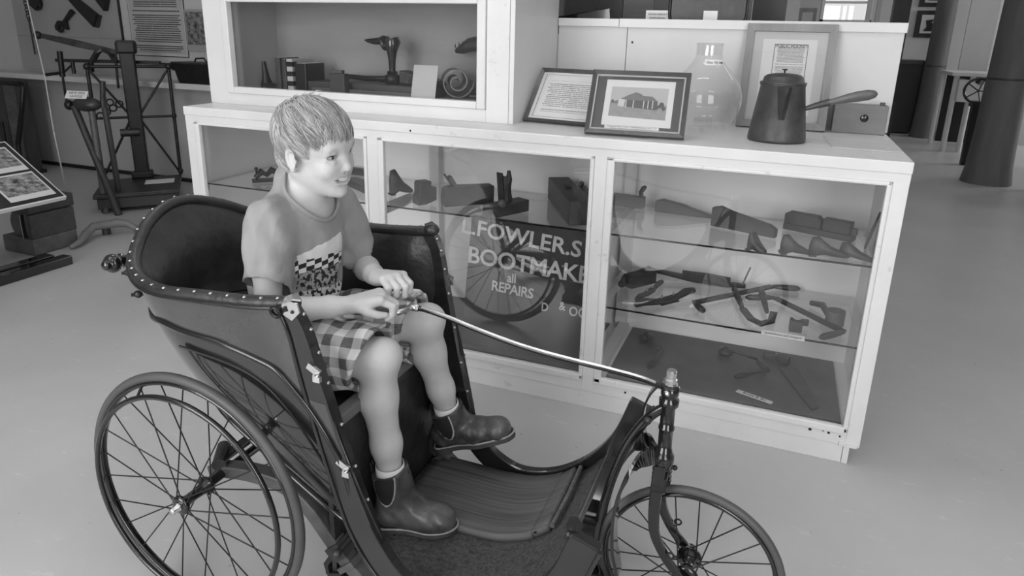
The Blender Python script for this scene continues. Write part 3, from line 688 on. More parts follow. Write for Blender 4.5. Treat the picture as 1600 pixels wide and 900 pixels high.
# striped folded rug on the footwell floor
rg = thing('folded_rug', 'dark striped cloth rug folded flat on the floor of the bath chair', 'rug', (-.95, -.78, .13))
rp = [q for q in spline([(-1.145, .131), (-1.02, .131), (-.93, .131), (-.86, .139), (-.80, .160), (-.772, .176)], 5)]
obj('cloth', sheet_strip(MB(), rp, -.905, -.655, .0, .017), 'striped_cloth', rg)
rp2 = [q for q in spline([(-.769, .176), (-.752, .190), (-.735, .206)], 4)]
obj('hem_fold', sheet_strip(MB(), rp2, -.90, -.66, .0, .018), 'striped_cloth', rg)
obj('seam', MB().strap([(-.7705, -.905, .1935), (-.7705, -.655, .1935)], (-.6, 0, .8), .003, .0012), 'black_plain', rg)
obj('selvedge', MB().tube([(-.731, -.90, .222), (-.727, -.78, .226), (-.731, -.66, .222)], .006, 8), 'striped_cloth', rg)

# ================================================================ the boy: surfaces grown from smooth-blended volumes
class Vol:
    """signed-distance volume on a grid; primitives are blended in only inside their own boxes"""
    BIG = .045
    def __init__(s, lo, hi, h):
        s.lo = np.array(lo, float); s.h = h; s.n = np.ceil((np.array(hi)-s.lo)/h).astype(int)+1
        s.f = np.full(s.n, s.BIG, np.float32)
    def _sub(s, lo, hi):
        a = np.clip(np.floor((np.array(lo)-s.lo)/s.h).astype(int), 0, s.n-1); b = np.clip(np.ceil((np.array(hi)-s.lo)/s.h).astype(int)+1, 1, s.n)
        sl = tuple(slice(i, j) for i, j in zip(a, b))
        ax = [(s.lo[k]+s.h*np.arange(a[k], b[k])).astype(np.float32) for k in range(3)]
        return sl, np.meshgrid(*ax, indexing='ij', sparse=True)
    def _mix(s, sl, d, k, mode):
        f = s.f[sl]
        if mode == 'u':
            if k > 0:
                hh = np.clip(k-np.abs(f-d), 0, None)/k; s.f[sl] = np.minimum(f, d)-hh*hh*k*.25
            else: s.f[sl] = np.minimum(f, d)
        elif mode == 's':
            d = -d
            if k > 0:
                hh = np.clip(k-np.abs(f-d), 0, None)/k; s.f[sl] = np.maximum(f, d)+hh*hh*k*.25
            else: s.f[sl] = np.maximum(f, d)
        elif mode == 'i': s.f[sl] = np.maximum(f, d)
    def cone(s, a, b, r1, r2, k=.02, mode='u'):
        a = np.array(a, float); b = np.array(b, float); m = max(r1, r2)+max(k, .008)+2*s.h
        sl, (X, Y, Z) = s._sub(np.minimum(a, b)-m, np.maximum(a, b)+m)
        d = b-a; L2 = max(1e-12, float(d @ d))
        t = np.clip(((X-a[0])*d[0]+(Y-a[1])*d[1]+(Z-a[2])*d[2])/L2, 0, 1)
        q = np.sqrt((X-a[0]-t*d[0])**2+(Y-a[1]-t*d[1])**2+(Z-a[2]-t*d[2])**2)-(r1+(r2-r1)*t)
        s._mix(sl, q.astype(np.float32), k, mode); return s
    def chain(s, pts, rs, k=.02, mode='u'):
        for i in range(len(pts)-1): s.cone(pts[i], pts[i+1], rs[i], rs[i+1], k, mode)
        return s
    def ball(s, c, r, k=.02, mode='u'): return s.cone(c, np.array(c, float)+1e-5, r, r, k, mode)
    def ell(s, c, R, rad, k=.02, mode='u'):
        c = np.array(c, float); R = np.array(R); rad = np.array(rad, float); m = rad.max()+max(k, .008)+2*s.h
        sl, (X, Y, Z) = s._sub(c-m, c+m); x, y, z = X-c[0], Y-c[1], Z-c[2]
        q = [x*R[0, i]+y*R[1, i]+z*R[2, i] for i in range(3)]
        k0 = np.sqrt(sum((q[i]/rad[i])**2 for i in range(3))); k1 = np.sqrt(sum((q[i]/rad[i]**2)**2 for i in range(3)))+1e-6
        s._mix(sl, (k0*(k0-1)/k1).astype(np.float32), k, mode); return s
    def plane_cut(s, p, n, box_c=None, box_r=None, k=0):
        """remove everything on the +n side of the plane (inside a ball region when given)"""
        p = np.array(p, float); n = np.array(n, float); n /= np.linalg.norm(n)
        if box_c is None: lo, hi = s.lo, s.lo+s.h*s.n
        else: lo, hi = np.array(box_c)-box_r, np.array(box_c)+box_r
        sl, (X, Y, Z) = s._sub(lo, hi); d = (X-p[0])*n[0]+(Y-p[1])*n[1]+(Z-p[2])*n[2]
        if box_c is not None:
            r = np.sqrt((X-box_c[0])**2+(Y-box_c[1])**2+(Z-box_c[2])**2); d = np.where(r < box_r, d, -1)
        s.f[sl] = np.maximum(s.f[sl], d.astype(np.float32)); return s
    def warp(s, fn):
        sl, (X, Y, Z) = s._sub(s.lo, s.lo+s.h*s.n); near = np.abs(s.f) < .03
        I = np.nonzero(near); x = s.lo[0]+s.h*I[0]; y = s.lo[1]+s.h*I[1]; z = s.lo[2]+s.h*I[2]
        s.f[I] += fn(x, y, z).astype(np.float32); return s
    def mesh(s):
        f = s.f; f[0] = f[-1] = s.BIG; f[:, 0] = f[:, -1] = s.BIG; f[:, :, 0] = f[:, :, -1] = s.BIG
        ins = f < 0; c = np.zeros(np.array(f.shape)-1, np.uint8)
        for i in (0, 1):
            for j in (0, 1):
                for k in (0, 1): c += ins[i:ins.shape[0]-1+i, j:ins.shape[1]-1+j, k:ins.shape[2]-1+k]
        I = np.nonzero((c > 0) & (c < 8)); N = len(I[0]); vid = np.full(c.shape, -1, np.int32); vid[I] = np.arange(N)
        V = {}
        for i in (0, 1):
            for j in (0, 1):
                for k in (0, 1): V[i, j, k] = f[I[0]+i, I[1]+j, I[2]+k]
        acc = np.zeros((N, 3)); cnt = np.zeros(N)
        for a in V:
            for ax in range(3):
                if a[ax]: continue
                b = list(a); b[ax] = 1; b = tuple(b); va, vb = V[a], V[b]; m = (va < 0) != (vb < 0)
                t = np.where(m, va/np.where(m, va-vb, 1), 0); p = np.tile(np.array(a, float), (N, 1)); p[:, ax] += t
                acc += p*m[:, None]; cnt += m
        P = (np.stack(I, 1)+acc/cnt[:, None])*s.h+s.lo
        F = []
        for ax in range(3):
            s0 = [slice(1, -1)]*3; s1 = [slice(1, -1)]*3; s0[ax] = slice(0, -1); s1[ax] = slice(1, None)
            A, B = ins[tuple(s0)], ins[tuple(s1)]; E = np.nonzero(A != B); e = [q.copy() for q in E]; u, v = (ax+1) % 3, (ax+2) % 3
            for q in range(3):
                if q != ax: e[q] = e[q]+1
            def cell(du, dv):
                w_ = [q for q in e]; w_[u] = w_[u]-du; w_[v] = w_[v]-dv; return vid[tuple(w_)]
            Q = np.stack([cell(1, 1), cell(0, 1), cell(0, 0), cell(1, 0)], 1); fl = ~A[E]
            Q[fl] = Q[fl][:, ::-1]; F.append(Q)
        return P, np.concatenate(F)
def np_mesh(name, P, F, mats, parent, smooth_iter=1, uvs=None, mi=None):
    par = parent
    while par is not None and par.parent is not None: par = par.parent
    off = np.array(par['org']) if par is not None and 'org' in par else np.zeros(3)
    me = bpy.data.meshes.new(name); n, m = len(P), len(F)
    for _ in range(smooth_iter):                      # light relaxation
        S = np.zeros_like(P); cnt = np.zeros(n)
        for a in range(4):
            for b in ((a+1) % 4, (a+3) % 4): np.add.at(S, F[:, a], P[F[:, b]]); np.add.at(cnt, F[:, a], 1)
        P = P*.5+.5*S/np.maximum(cnt, 1)[:, None]
    me.vertices.add(n); me.vertices.foreach_set('co', (P-off).astype(np.float32).ravel())
    me.loops.add(m*4); me.loops.foreach_set('vertex_index', F.astype(np.int32).ravel())
    me.polygons.add(m); me.polygons.foreach_set('loop_start', np.arange(0, m*4, 4, dtype=np.int32)); me.polygons.foreach_set('loop_total', np.full(m, 4, np.int32))
    me.polygons.foreach_set('use_smooth', np.ones(m, bool))
    for q in (mats if isinstance(mats, (list, tuple)) else [mats]): me.materials.append(M[q])
    if mi is not None: me.polygons.foreach_set('material_index', mi(P[F].mean(1)).astype(np.int32))
    if uvs is not None:
        l = me.uv_layers.new(name='UVMap'); uv = uvs(P)[F.ravel()]; l.data.foreach_set('uv', uv.astype(np.float32).ravel())
    me.update(); me.validate()
    o = bpy.data.objects.new(name, me); COL.objects.link(o); o.parent = parent
    return o
def rot_ypr(y, p, r):
    cy, sy, cp, sp, cr, sr = math.cos(y), math.sin(y), math.cos(p), math.sin(p), math.cos(r), math.sin(r)
    return np.array([[cy, -sy, 0], [sy, cy, 0], [0, 0, 1]]) @ np.array([[cp, 0, sp], [0, 1, 0], [-sp, 0, cp]]) @ np.array([[1, 0, 0], [0, cr, -sr], [0, sr, cr]])
HC_ = np.array([-1.335, -.879, 1.041]); HR = rot_ypr(-.045, .10, .10); HS = 1.0
def hp(f, l, u): return HC_+HS*(HR @ np.array([f, l, u]))
J = dict(neck=(-1.386, -.876, .925), chest=(-1.405, -.88, .815), belly=(-1.425, -.882, .68), pelvis=(-1.44, -.884, .575),
         rsh=(-1.392, -.992, .888), lsh=(-1.372, -.765, .878), rel=(-1.362, -1.048, .694), lel=(-1.335, -.715, .705), rwr=(-1.203, -.968, .710), lwr=(-1.208, -.846, .734),
         rhip=(-1.435, -.955, .560), lhip=(-1.435, -.812, .560), rkn=(-1.125, -.975, .598), lkn=(-1.130, -.752, .596), ran=(-1.118, -.957, .275), lan=(-1.098, -.690, .300))
J = {k: np.array(v) for k, v in J.items()}
def lerp(a, b, t): return J[a]*(1-t)+J[b]*t if isinstance(a, str) else a*(1-t)+b*t
boy = thing('person', 'blond boy in t-shirt and checked shorts sitting in the bath chair holding its tiller', 'person', (-1.42, -.88, .475))

# ---- skin
b = Vol((-1.62, -1.16, .22), (-.98, -.58, 1.16), .0025)
b.chain([J['pelvis'], J['belly'], J['chest'], J['neck']], [.085, .078, .082, .048], .05)
b.ell(J['chest'], np.eye(3), (.075, .115, .11), .04)
b.cone(J['neck']-[0, 0, .03], J['rsh'], .045, .038, .04); b.cone(J['neck']-[0, 0, .03], J['lsh'], .045, .038, .04)
b.cone(J['neck'], hp(-.02, 0, -.045), .050, .047, .03)
for s in 'rl':
    sh_, el_, wr_, hi_, kn_, an_ = (J[s+q] for q in ('sh', 'el', 'wr', 'hip', 'kn', 'an'))
    b.chain([sh_, lerp(sh_, el_, .5), el_], [.038, .033, .028], .02)
    b.chain([el_, lerp(el_, wr_, .3), lerp(el_, wr_, .75), wr_], [.028, .0305, .0235, .020], .012)
    b.chain([hi_, lerp(hi_, kn_, .5), kn_], [.070, .058, .042], .03)
    calf = lerp(kn_, an_, .32)+np.array([-.014, 0, 0])
    b.chain([kn_, calf, lerp(kn_, an_, .7)+np.array([-.004, 0, 0]), an_], [.040, .0415, .033, .0275], .025)
    b.ball(kn_+np.array([.016, 0, .012]), .031, .02)
# hands
def hand(s, W, K, palm_n, curl, thumb_curl, spread=.5, side=1):
    """W wrist, K middle knuckle, palm_n towards the palm side, side = +1 thumb on the -cross side"""
    d = K-W; Lh = np.linalg.norm(d); d = d/Lh; n = palm_n-d*(palm_n @ d); n /= np.linalg.norm(n); x = np.cross(n, d)*side     # x towards the thumb side
    for q, wdt in ((.028, 0), (.0095, 1), (-.0095, 2), (-.025, 3)):
        s.cone(W+d*.008+x*q*.45, W+d*(Lh-(.004 if wdt in (0, 2) else 0)-(.008 if wdt == 3 else 0))+x*q, .0145, .0105, .010)
    s.ell(W+d*Lh*.5+n*.003, np.stack([d, x, n], 1), (Lh*.55, .030, .0135), .012)
    lens = [(.030, .019, .016), (.034, .022, .017), (.031, .020, .016), (.024, .015, .014)]; tips = []
    for i, q in enumerate((.026, .0092, -.0088, -.0245)):
        base = W+d*(Lh-(.003 if i in (0, 2) else 0)-(.008 if i == 3 else 0))+x*q; ang = 0; p = base; pts = [p]; fx = d+x*(q*spread)
        fx /= np.linalg.norm(fx)
        for j in range(3):
            ang += curl[i][j]; p = p+(fx*math.cos(ang)+n*math.sin(ang))*lens[i][j]; pts.append(p)
        # separate fingers: hard union between fingers, soft at the root
        s.cone(pts[0]-d*.004, pts[1], .0098, .0085, .003); s.cone(pts[1], pts[2], .0085, .0076, .002); s.cone(pts[2], pts[3], .0076, .0064, .002); tips.append((pts, fx, n))
    tb = W+d*.018+x*.020; t1 = tb+(d*.62+x*.55+n*.45)*.030; t2 = t1+(d*.85+x*.05+n*.55)*.024; t3 = t2+(d*.9-x*.25+n*.4)*.017
    s.cone(tb, t1, .0125, .0098, .008); s.cone(t1, t2, .0098, .0088, .002); s.cone(t2, t3, .0088, .007, .002)
    return tips
tr = hand(b, J['rwr'], np.array([-1.140, -.932, .730]), np.array([.15, .1, -1.0]), [(.80, 1.15, .75), (.85, 1.2, .8), (.9, 1.25, .8), (.95, 1.3, .85)], 0, .6, 1)
tl_ = hand(b, J['lwr'], np.array([-1.145, -.872, .752]), np.array([.15, -.1, -1.0]), [(.7, 1.15, .75), (.75, 1.2, .8), (.8, 1.25, .8), (.85, 1.3, .85)], 0, .6, -1)
# head
def he(c, rad, k=.02, mode='u', R=None): b.ell(hp(*c), HR if R is None else HR @ R, np.array(rad)*HS, k, mode)
def hc(a, c, r1, r2, k=.01, mode='u'): b.cone(hp(*a), hp(*c), r1, r2, k, mode)
he((-.012, 0, .026), (.089, .071, .073), .02)
he((.026, 0, -.030), (.056, .0475, .068), .03)
he((.052, 0, .022), (.030, .050, .032), .02)                            # forehead
for s in (-1, 1):
    hc((-.012, s*.049, -.046), (.050, s*.014, -.090), .015, .013, .025)  # jaw
    b.ball(hp(.053, s*.0305, -.036), .0195, .02)                        # smiling cheeks
    hc((.072, s*.012, .012), (.064, s*.036, .012), .009, .008, .012)     # brow
b.ball(hp(.0635, 0, -.0945), .0125, .016)                               # chin
he((.0625, 0, -.058), (.0165, .027, .020), .016)                       # muzzle
for s in (-1, 1): b.ball(hp(.0835, s*.030, -.002), .0125, .014, 's')     # eye sockets
hc((.0725, 0, .006), (.0835, 0, -.027), .0066, .0082, .010)              # nose
b.ball(hp(.0855, 0, -.033), .0088, .006)
for s in (-1, 1):
    b.ball(hp(.0775, s*.0095, -.0358), .0064, .005); b.ball(hp(.0815, s*.0055, -.0425), .0026, .002, 's')
    hc((.068, s*.017, .003), (.0695, s*.030, .0058), .0050, .0052, .006); hc((.0695, s*.030, .0058), (.0605, s*.044, .001), .0052, .004, .006)       # upper lids
    hc((.068, s*.018, -.0115), (.0685, s*.030, -.0150), .0048, .0052, .006); hc((.0685, s*.030, -.0150), (.0605, s*.043, -.0095), .0052, .004, .006)    # lower lids
    he((.0700, s*.0305, -.0038), (.014, .0145, .0057), .001, 's')
sm = [(.0560, -.0305, -.0520), (.0700, -.0185, -.0590), (.0765, 0, -.0620), (.0700, .0185, -.0590), (.0560, .0305, -.0520)]
for a, c in zip(sm, sm[1:]):
    up = lambda p, e, g=0: (p[0]+g, p[1], p[2]+e)
    hc(up(a, .0060, .0014), up(c, .0060, .0014), .0036, .0036, .004)                       # upper lip
    hc(up(a, -.0085, 0), up(c, -.0085, 0), .0040, .0046, .004)                             # lower lip
for a, c in zip(sm, sm[1:]): hc((a[0]+.0045, a[1]*.95, a[2]-.0010), (c[0]+.0045, c[1]*.95, c[2]-.0010), .0036 if abs(a[1]) > .02 else .0066, .0036 if abs(c[1]) > .02 else .0066, .002, 's')
for s in (-1, 1):                                                     # ears
    er = rot_ypr(s*.30, -.25, 0)
    he((-.012, s*.0745, -.012), (.0185, .0062, .0265), .006, 'u', er)
    he((-.0060, s*.0800, -.010), (.0115, .0066, .0175), .003, 's', er)
    b.ball(hp(-.004, s*.0725, -.036), .0068, .006); b.ball(hp(.0015, s*.0735, -.016), .0045, .004)
P_, F_ = b.mesh()
mat('skin', .53, .48, spec=.35, noise=.05, nscale=18, bump=.04, bscale=160)
M['skin'].node_tree.nodes['Principled BSDF'].inputs['Subsurface Weight'].default_value = .0
body = np_mesh('body', P_, F_, 'skin', boy, 1)
del b
# finger nails
mat('nail', .58, .25)
for tips in (tr, tl_):
    for pts, fx, n in tips:
        a, c = pts[2], pts[3]; t = (c-a)/np.linalg.norm(c-a); o_ = np.cross(np.cross(n, fx), t); o_ = o_/np.linalg.norm(o_)
        mnail = frame4(c+o_*.0057-t*.001, np.cross(t, o_), t)
        obj('nail', MB().prism([(-.0032, -.0038), (.0032, -.0038), (.0036, .0015), (.002, .004), (-.002, .004), (-.0036, .0015)], mnail, .0012), 'nail', body)
# eyes, brows, teeth
mat('eye_white', .62, .15); mat('iris', .03, .08); mat('brow_hair', .22, .7); mat('teeth', .8, .2); mat('mouth_dark', .05, .4)
for s in (-1, 1):
    c = hp(.0555, s*.030, -.0038); g = HR @ np.array([.96, .22, -.08]); g /= np.linalg.norm(g)
    ey = obj('eye', MB().ball(c, .0125, 20, 14), 'eye_white', boy)
    obj('iris', MB().lathe([(0, .0127), (.0028, .0127), (.0052, .0120), (.0060, .0112)], c, g, 16), 'iris', ey)
    obj('eyelash', MB().tube([hp(.0705, s*.018, .0005), hp(.0735, s*.030, .0018), hp(.0645, s*.043, -.002)], [.0006, .0012, .0006], 6), 'mouth_dark', ey)
    obj('eyebrow', MB().tube([hp(.0765, s*.012, .0165), hp(.0765, s*.022, .0195), hp(.0715, s*.033, .0195), hp(.0625, s*.043, .0155)], [(.0006, .0022), (.0008, .003), (.0008, .0026), (.0004, .001)], 8), 'brow_hair', boy)
tc_ = []
for i in range(15):
    t = (i-7)/7.6; tc_.append(hp(.0772-.0150*t*t, t*.0262, -.0598+.0078*t*t))
obj('teeth', MB().strap(tc_, tuple(HR @ np.array([0, 0, 1])), .0016, [.0042-.0016*((i-7)/7)**2+(.0003 if i % 2 else 0) for i in range(15)]), 'teeth', boy)
mm = spline([(p[0]-.0065, p[1], p[2]-.001) for p in sm], 4)
obj('mouth', MB().tube([hp(*p) for p in mm], .0042, 8), 'mouth_dark', boy)

# ---- t-shirt
v = Vol((-1.62, -1.16, .50), (-1.20, -.62, 1.0), .0026)
v.chain([J['pelvis']+[.0, 0, -.02], J['belly']+[.004, 0, 0], J['chest']], [.100, .096, .092], .05)
v.ell(J['chest']+[.002, 0, 0], np.eye(3), (.090, .132, .118), .04)
v.cone(J['neck']-[0, 0, .035], J['rsh']+[0, 0, -.002], .056, .047, .04); v.cone(J['neck']-[0, 0, .035], J['lsh']+[0, 0, -.002], .056, .047, .04)
v.cone(J['neck']-[0, 0, .02], J['neck']+[0, 0, .03], .062, .060, .03)
for s, t in (('r', .60), ('l', .62)):
    a, e = J[s+'sh'], J[s+'el']; h_ = lerp(a, e, t); d = (e-a)/np.linalg.norm(e-a)
    v.chain([a, lerp(a, e, .3), lerp(a, e, t+.15)], [.046, .050, .053], .025)
v.warp(lambda x, y, z: .0032*np.sin(z*85+x*50+3*np.sin(y*26))*np.clip((.82-z)*6, 0, 1)+.0018*np.sin(x*110+z*60+y*45)+.0030*np.clip(np.sin(x*95-z*38+2*np.sin(z*22)), .2, 1)*(y < -.955)*(z > .72))
for s, t in (('r', .60), ('l', .62)):
    a, e = J[s+'sh'], J[s+'el']; h_ = lerp(a, e, t); d = (e-a)/np.linalg.norm(e-a); out = np.array([0, -1 if s == 'r' else 1, 0])
    v.plane_cut(h_, d+np.array([0, 0, -.2]), h_+d*.058+out*.022, .068)
    v.cone(lerp(a, e, t-.22), lerp(a, e, t+.3), .039, .047, 0, 's')
NC = np.array([-1.376, -.882, .897]); NN = np.array([.52, -.02, .85]); NN /= np.linalg.norm(NN); NX = np.array([.85, .02, -.52]); NX /= np.linalg.norm(NX); NY = np.cross(NN, NX)
v.cone(NC-NN*.012, NC+NN*.09, .066, .070, .003, 's')
v.plane_cut((0, 0, .545), (0, 0, -1))
CHO = np.array([-1.300, -.925, .765]); CHN = np.array([.80, -.52, .18]); CHN /= np.linalg.norm(CHN); CHX = np.cross([0, 0, 1], CHN); CHX /= np.linalg.norm(CHX); CHY = np.cross(CHN, CHX)
def shirt_uv(P): q = P-CHO; return np.stack([(q @ CHX)/.15+.5, (q @ CHY)/.19+.5], 1)
def shirt_mat():
    m = bpy.data.materials.new('printed_jersey'); m.use_nodes = True; nt = m.node_tree; p = nt.nodes['Principled BSDF']; L = nt.links.new
    p.inputs['Roughness'].default_value = .85; p.inputs['Specular IOR Level'].default_value = .2
    def mth(op, a, b=None, c=None):
        n = nd(nt, 'ShaderNodeMath', operation=op)
        for i, q in enumerate((a, b, c)):
            if q is None: continue
            if isinstance(q, (int, float)): n.inputs[i].default_value = q
            else: L(q, n.inputs[i])
        return n.outputs[0]
    uv = nd(nt, 'ShaderNodeUVMap'); sp = nd(nt, 'ShaderNodeSeparateXYZ'); L(uv.outputs[0], sp.inputs[0]); u, w_ = sp.outputs[0], sp.outputs[1]
    tc = nd(nt, 'ShaderNodeTexCoord'); nz = nd(nt, 'ShaderNodeTexNoise'); nz.inputs['Scale'].default_value = 7; nz.inputs['Detail'].default_value = 3; L(uv.outputs[0], nz.inputs['Vector'])
    n2 = nd(nt, 'ShaderNodeTexNoise'); n2.inputs['Scale'].default_value = 16; n2.inputs['Detail'].default_value = 4; L(uv.outputs[0], n2.inputs['Vector'])
    ge = nd(nt, 'ShaderNodeNewGeometry'); dt = nd(nt, 'ShaderNodeVectorMath', operation='DOT_PRODUCT')
    rng = lambda x, a, b: mth('MULTIPLY', mth('GREATER_THAN', x, a), mth('LESS_THAN', x, b))
    wob = mth('MULTIPLY_ADD', nz.outputs['Fac'], .10, -.05); uu = mth('ADD', u, wob); vv = mth('ADD', w_, mth('MULTIPLY', wob, .6))
    front = nd(nt, 'ShaderNodeAttribute'); front.attribute_name = 'front'
    tex = .30
    col = tex
    cut = mth('MULTIPLY_ADD', u, .22, .70)
    white = mth('MULTIPLY', rng(uu, .10, .95), mth('MULTIPLY', mth('GREATER_THAN', vv, .62), mth('LESS_THAN', vv, cut)))
    chk = nd(nt, 'ShaderNodeTexChecker'); chk.inputs['Scale'].default_value = 1; cb = nd(nt, 'ShaderNodeCombineXYZ'); L(mth('MULTIPLY', u, 8), cb.inputs[0]); L(mth('MULTIPLY_ADD', w_, 17, mth('MULTIPLY', u, -2.2)), cb.inputs[1]); cb.inputs[2].default_value = .5; L(cb.outputs[0], chk.inputs['Vector'])
    chm = mth('MULTIPLY', rng(uu, .05, .95), rng(vv, .50, .66)); chv = mth('MULTIPLY_ADD', chk.outputs['Fac'], .66, .03)
    pic = mth('MULTIPLY', rng(uu, .10, .82), rng(vv, .27, .50)); picv = mth('MULTIPLY_ADD', mth('GREATER_THAN', n2.outputs['Fac'], .5), .28, .03)
    pl = mth('MULTIPLY', rng(uu, .0, .98), rng(vv, .10, .255)); plv = mth('MULTIPLY_ADD', mth('GREATER_THAN', n2.outputs['Fac'], .46), .62, .04)
    low = mth('MULTIPLY', rng(uu, .12, .85), rng(vv, -.06, .08)); lowv = mth('MULTIPLY_ADD', mth('GREATER_THAN', n2.outputs['Fac'], .44), .62, .03)
    def over(base, mask, val):
        a = mth('SUBTRACT', 1, mask); x = mth('MULTIPLY', a, base) if not isinstance(base, float) else mth('MULTIPLY', a, base)
        return mth('ADD', x, mth('MULTIPLY', mask, val))
    fm = front.outputs['Fac']
    for mk, vl in ((white, .68), (pic, picv), (chm, chv), (pl, plv), (low, lowv)): col = over(col, mth('MULTIPLY', mk, fm), vl)
    cc = nd(nt, 'ShaderNodeCombineColor')
    for i in range(3): L(col, cc.inputs[i])
    L(cc.outputs[0], p.inputs['Base Color'])
    nb = nd(nt, 'ShaderNodeTexNoise'); nb.inputs['Scale'].default_value = 14; nb.inputs['Detail'].default_value = 3; L(tc.outputs['Object'], nb.inputs['Vector'])
    bp = nd(nt, 'ShaderNodeBump'); bp.inputs['Strength'].default_value = .7; bp.inputs['Distance'].default_value = .012; L(nb.outputs['Fac'], bp.inputs['Height']); L(bp.outputs[0], p.inputs['Normal'])
    M['printed_jersey'] = m
shirt_mat()
P_, F_ = v.mesh(); ts = np_mesh('t_shirt', P_, F_, 'printed_jersey', boy, 2, shirt_uv)
at = ts.data.attributes.new('front', 'FLOAT', 'POINT')
q = P_-CHO; fr_ = ((np.abs(q @ CHN) < .075) & (P_[:, 0] > -1.375) & (P_[:, 1] > -1.005)).astype(np.float32); at.data.foreach_set('value', fr_)
mat('jersey_rib', .29, .85, spec=.2)
# ribbed collar: walk down outside the neck hole until the shirt surface is met
co2 = []
for i in range(48):
    t = 2*PI*i/48; base_ = NC+NX*(.0705*math.cos(t))+NY*(.0705*math.sin(t)); h_ = .06
    while h_ > -.06:
        g_ = np.round((base_+NN*h_-v.lo)/v.h).astype(int); g_ = np.clip(g_, 0, v.n-1)
        if v.f[tuple(g_)] < .0005: break
        h_ -= .0015
    co2.append(base_+NN*(h_+.0005))
for _ in range(3): co2 = [(co2[i-1]+co2[i]+co2[(i+1) % 48])/3 for i in range(48)]
co2.append(co2[0])
obj('collar', MB().tube(co2, [(.0072, .0046)]*49, 10, False, flat=tuple(NN)), 'jersey_rib', ts)

# ---- checked shorts
v = Vol((-1.60, -1.10, .455), (-1.06, -.66, .70), .0026)
v.chain([J['pelvis']+[-.02, -.03, -.005], J['pelvis']+[-.02, .03, -.005]], [.105, .105], .03)
for s in 'rl':
    a, e = J[s+'hip'], J[s+'kn']
    v.chain([a, lerp(a, e, .5), lerp(a, e, 1.02)], [.092, .080, .078 if s == 'r' else .080], .03)
v.cone(lerp('lhip', 'lkn', .55)+[0, -.035, -.015], lerp('lhip', 'lkn', .95)+[0, -.042, -.040], .055, .054, .03)
v.plane_cut((0, 0, .478), (0, 0, -1))
v.warp(lambda x, y, z: .003*np.sin(x*70+y*55+2*np.sin(z*40))+.002*np.sin(x*35-y*120))
for s, t in (('r', .93), ('l', .90)):
    a, e = J[s+'hip'], J[s+'kn']; d = (e-a)/np.linalg.norm(e-a); c_ = lerp(a, e, t)
    n = d+np.array([0, 0, -.45]) if s == 'r' else d+np.array([0, -.15, -.25])
    v.plane_cut(c_, n, c_+d*.07, .125)
    v.cone(lerp(a, e, t-.22), lerp(a, e, t+.35), .062, .074, 0, 's')
def shorts_uv(P):
    r = np.zeros((len(P), 2))
    for s in 'rl':
        a, e = J[s+'hip'], J[s+'kn']; d = (e-a)/np.linalg.norm(e-a); m = (P[:, 1] < -.884) if s == 'r' else (P[:, 1] >= -.884)
        q = P-a; al = q @ d; w1 = np.cross(d, [0, 0, 1]); w1 /= np.linalg.norm(w1); w2 = np.cross(w1, d); ang = np.arctan2(q @ w1, q @ w2)
        r[m, 0] = al[m]/.052; r[m, 1] = (ang*.085)[m]/.052
    return r
def plaid_mat():
    m = bpy.data.materials.new('checked_cotton'); m.use_nodes = True; nt = m.node_tree; p = nt.nodes['Principled BSDF']; L = nt.links.new
    p.inputs['Roughness'].default_value = .85; p.inputs['Specular IOR Level'].default_value = .2
    def mth(op, a, b=None, c=None):
        n = nd(nt, 'ShaderNodeMath', operation=op)
        for i, q in enumerate((a, b, c)):
            if q is None: continue
            if isinstance(q, (int, float)): n.inputs[i].default_value = q
            else: L(q, n.inputs[i])
        return n.outputs[0]
    uv = nd(nt, 'ShaderNodeUVMap'); sp = nd(nt, 'ShaderNodeSeparateXYZ'); L(uv.outputs[0], sp.inputs[0])
    a = mth('LESS_THAN', mth('FRACT', sp.outputs[0]), .5); b_ = mth('LESS_THAN', mth('FRACT', sp.outputs[1]), .5)
    nz = nd(nt, 'ShaderNodeTexNoise'); mp = nd(nt, 'ShaderNodeMapping'); mp.inputs['Scale'].default_value = (4, 60, 1); L(uv.outputs[0], mp.inputs[0]); L(mp.outputs[0], nz.inputs['Vector']); nz.inputs['Scale'].default_value = 1
    s_ = mth('ADD', a, b_); base = mth('MULTIPLY_ADD', s_, -.29, .72); st = mth('MULTIPLY', mth('MULTIPLY_ADD', nz.outputs['Fac'], .5, -.25), mth('MULTIPLY', s_, .35)); val = mth('ADD', base, st)
    cc = nd(nt, 'ShaderNodeCombineColor')
    for i in range(3): L(val, cc.inputs[i])
    L(cc.outputs[0], p.inputs['Base Color']); M['checked_cotton'] = m
plaid_mat()
P_, F_ = v.mesh(); so = np_mesh('shorts', P_, F_, 'checked_cotton', boy, 2, shorts_uv)
obj('button', MB().lathe([(0, 0), (.004, 0), (.004, .002), (0, .002)], (-1.205, -1.058, .600), (.1, -.9, .4), 12), 'mid_wood', so)

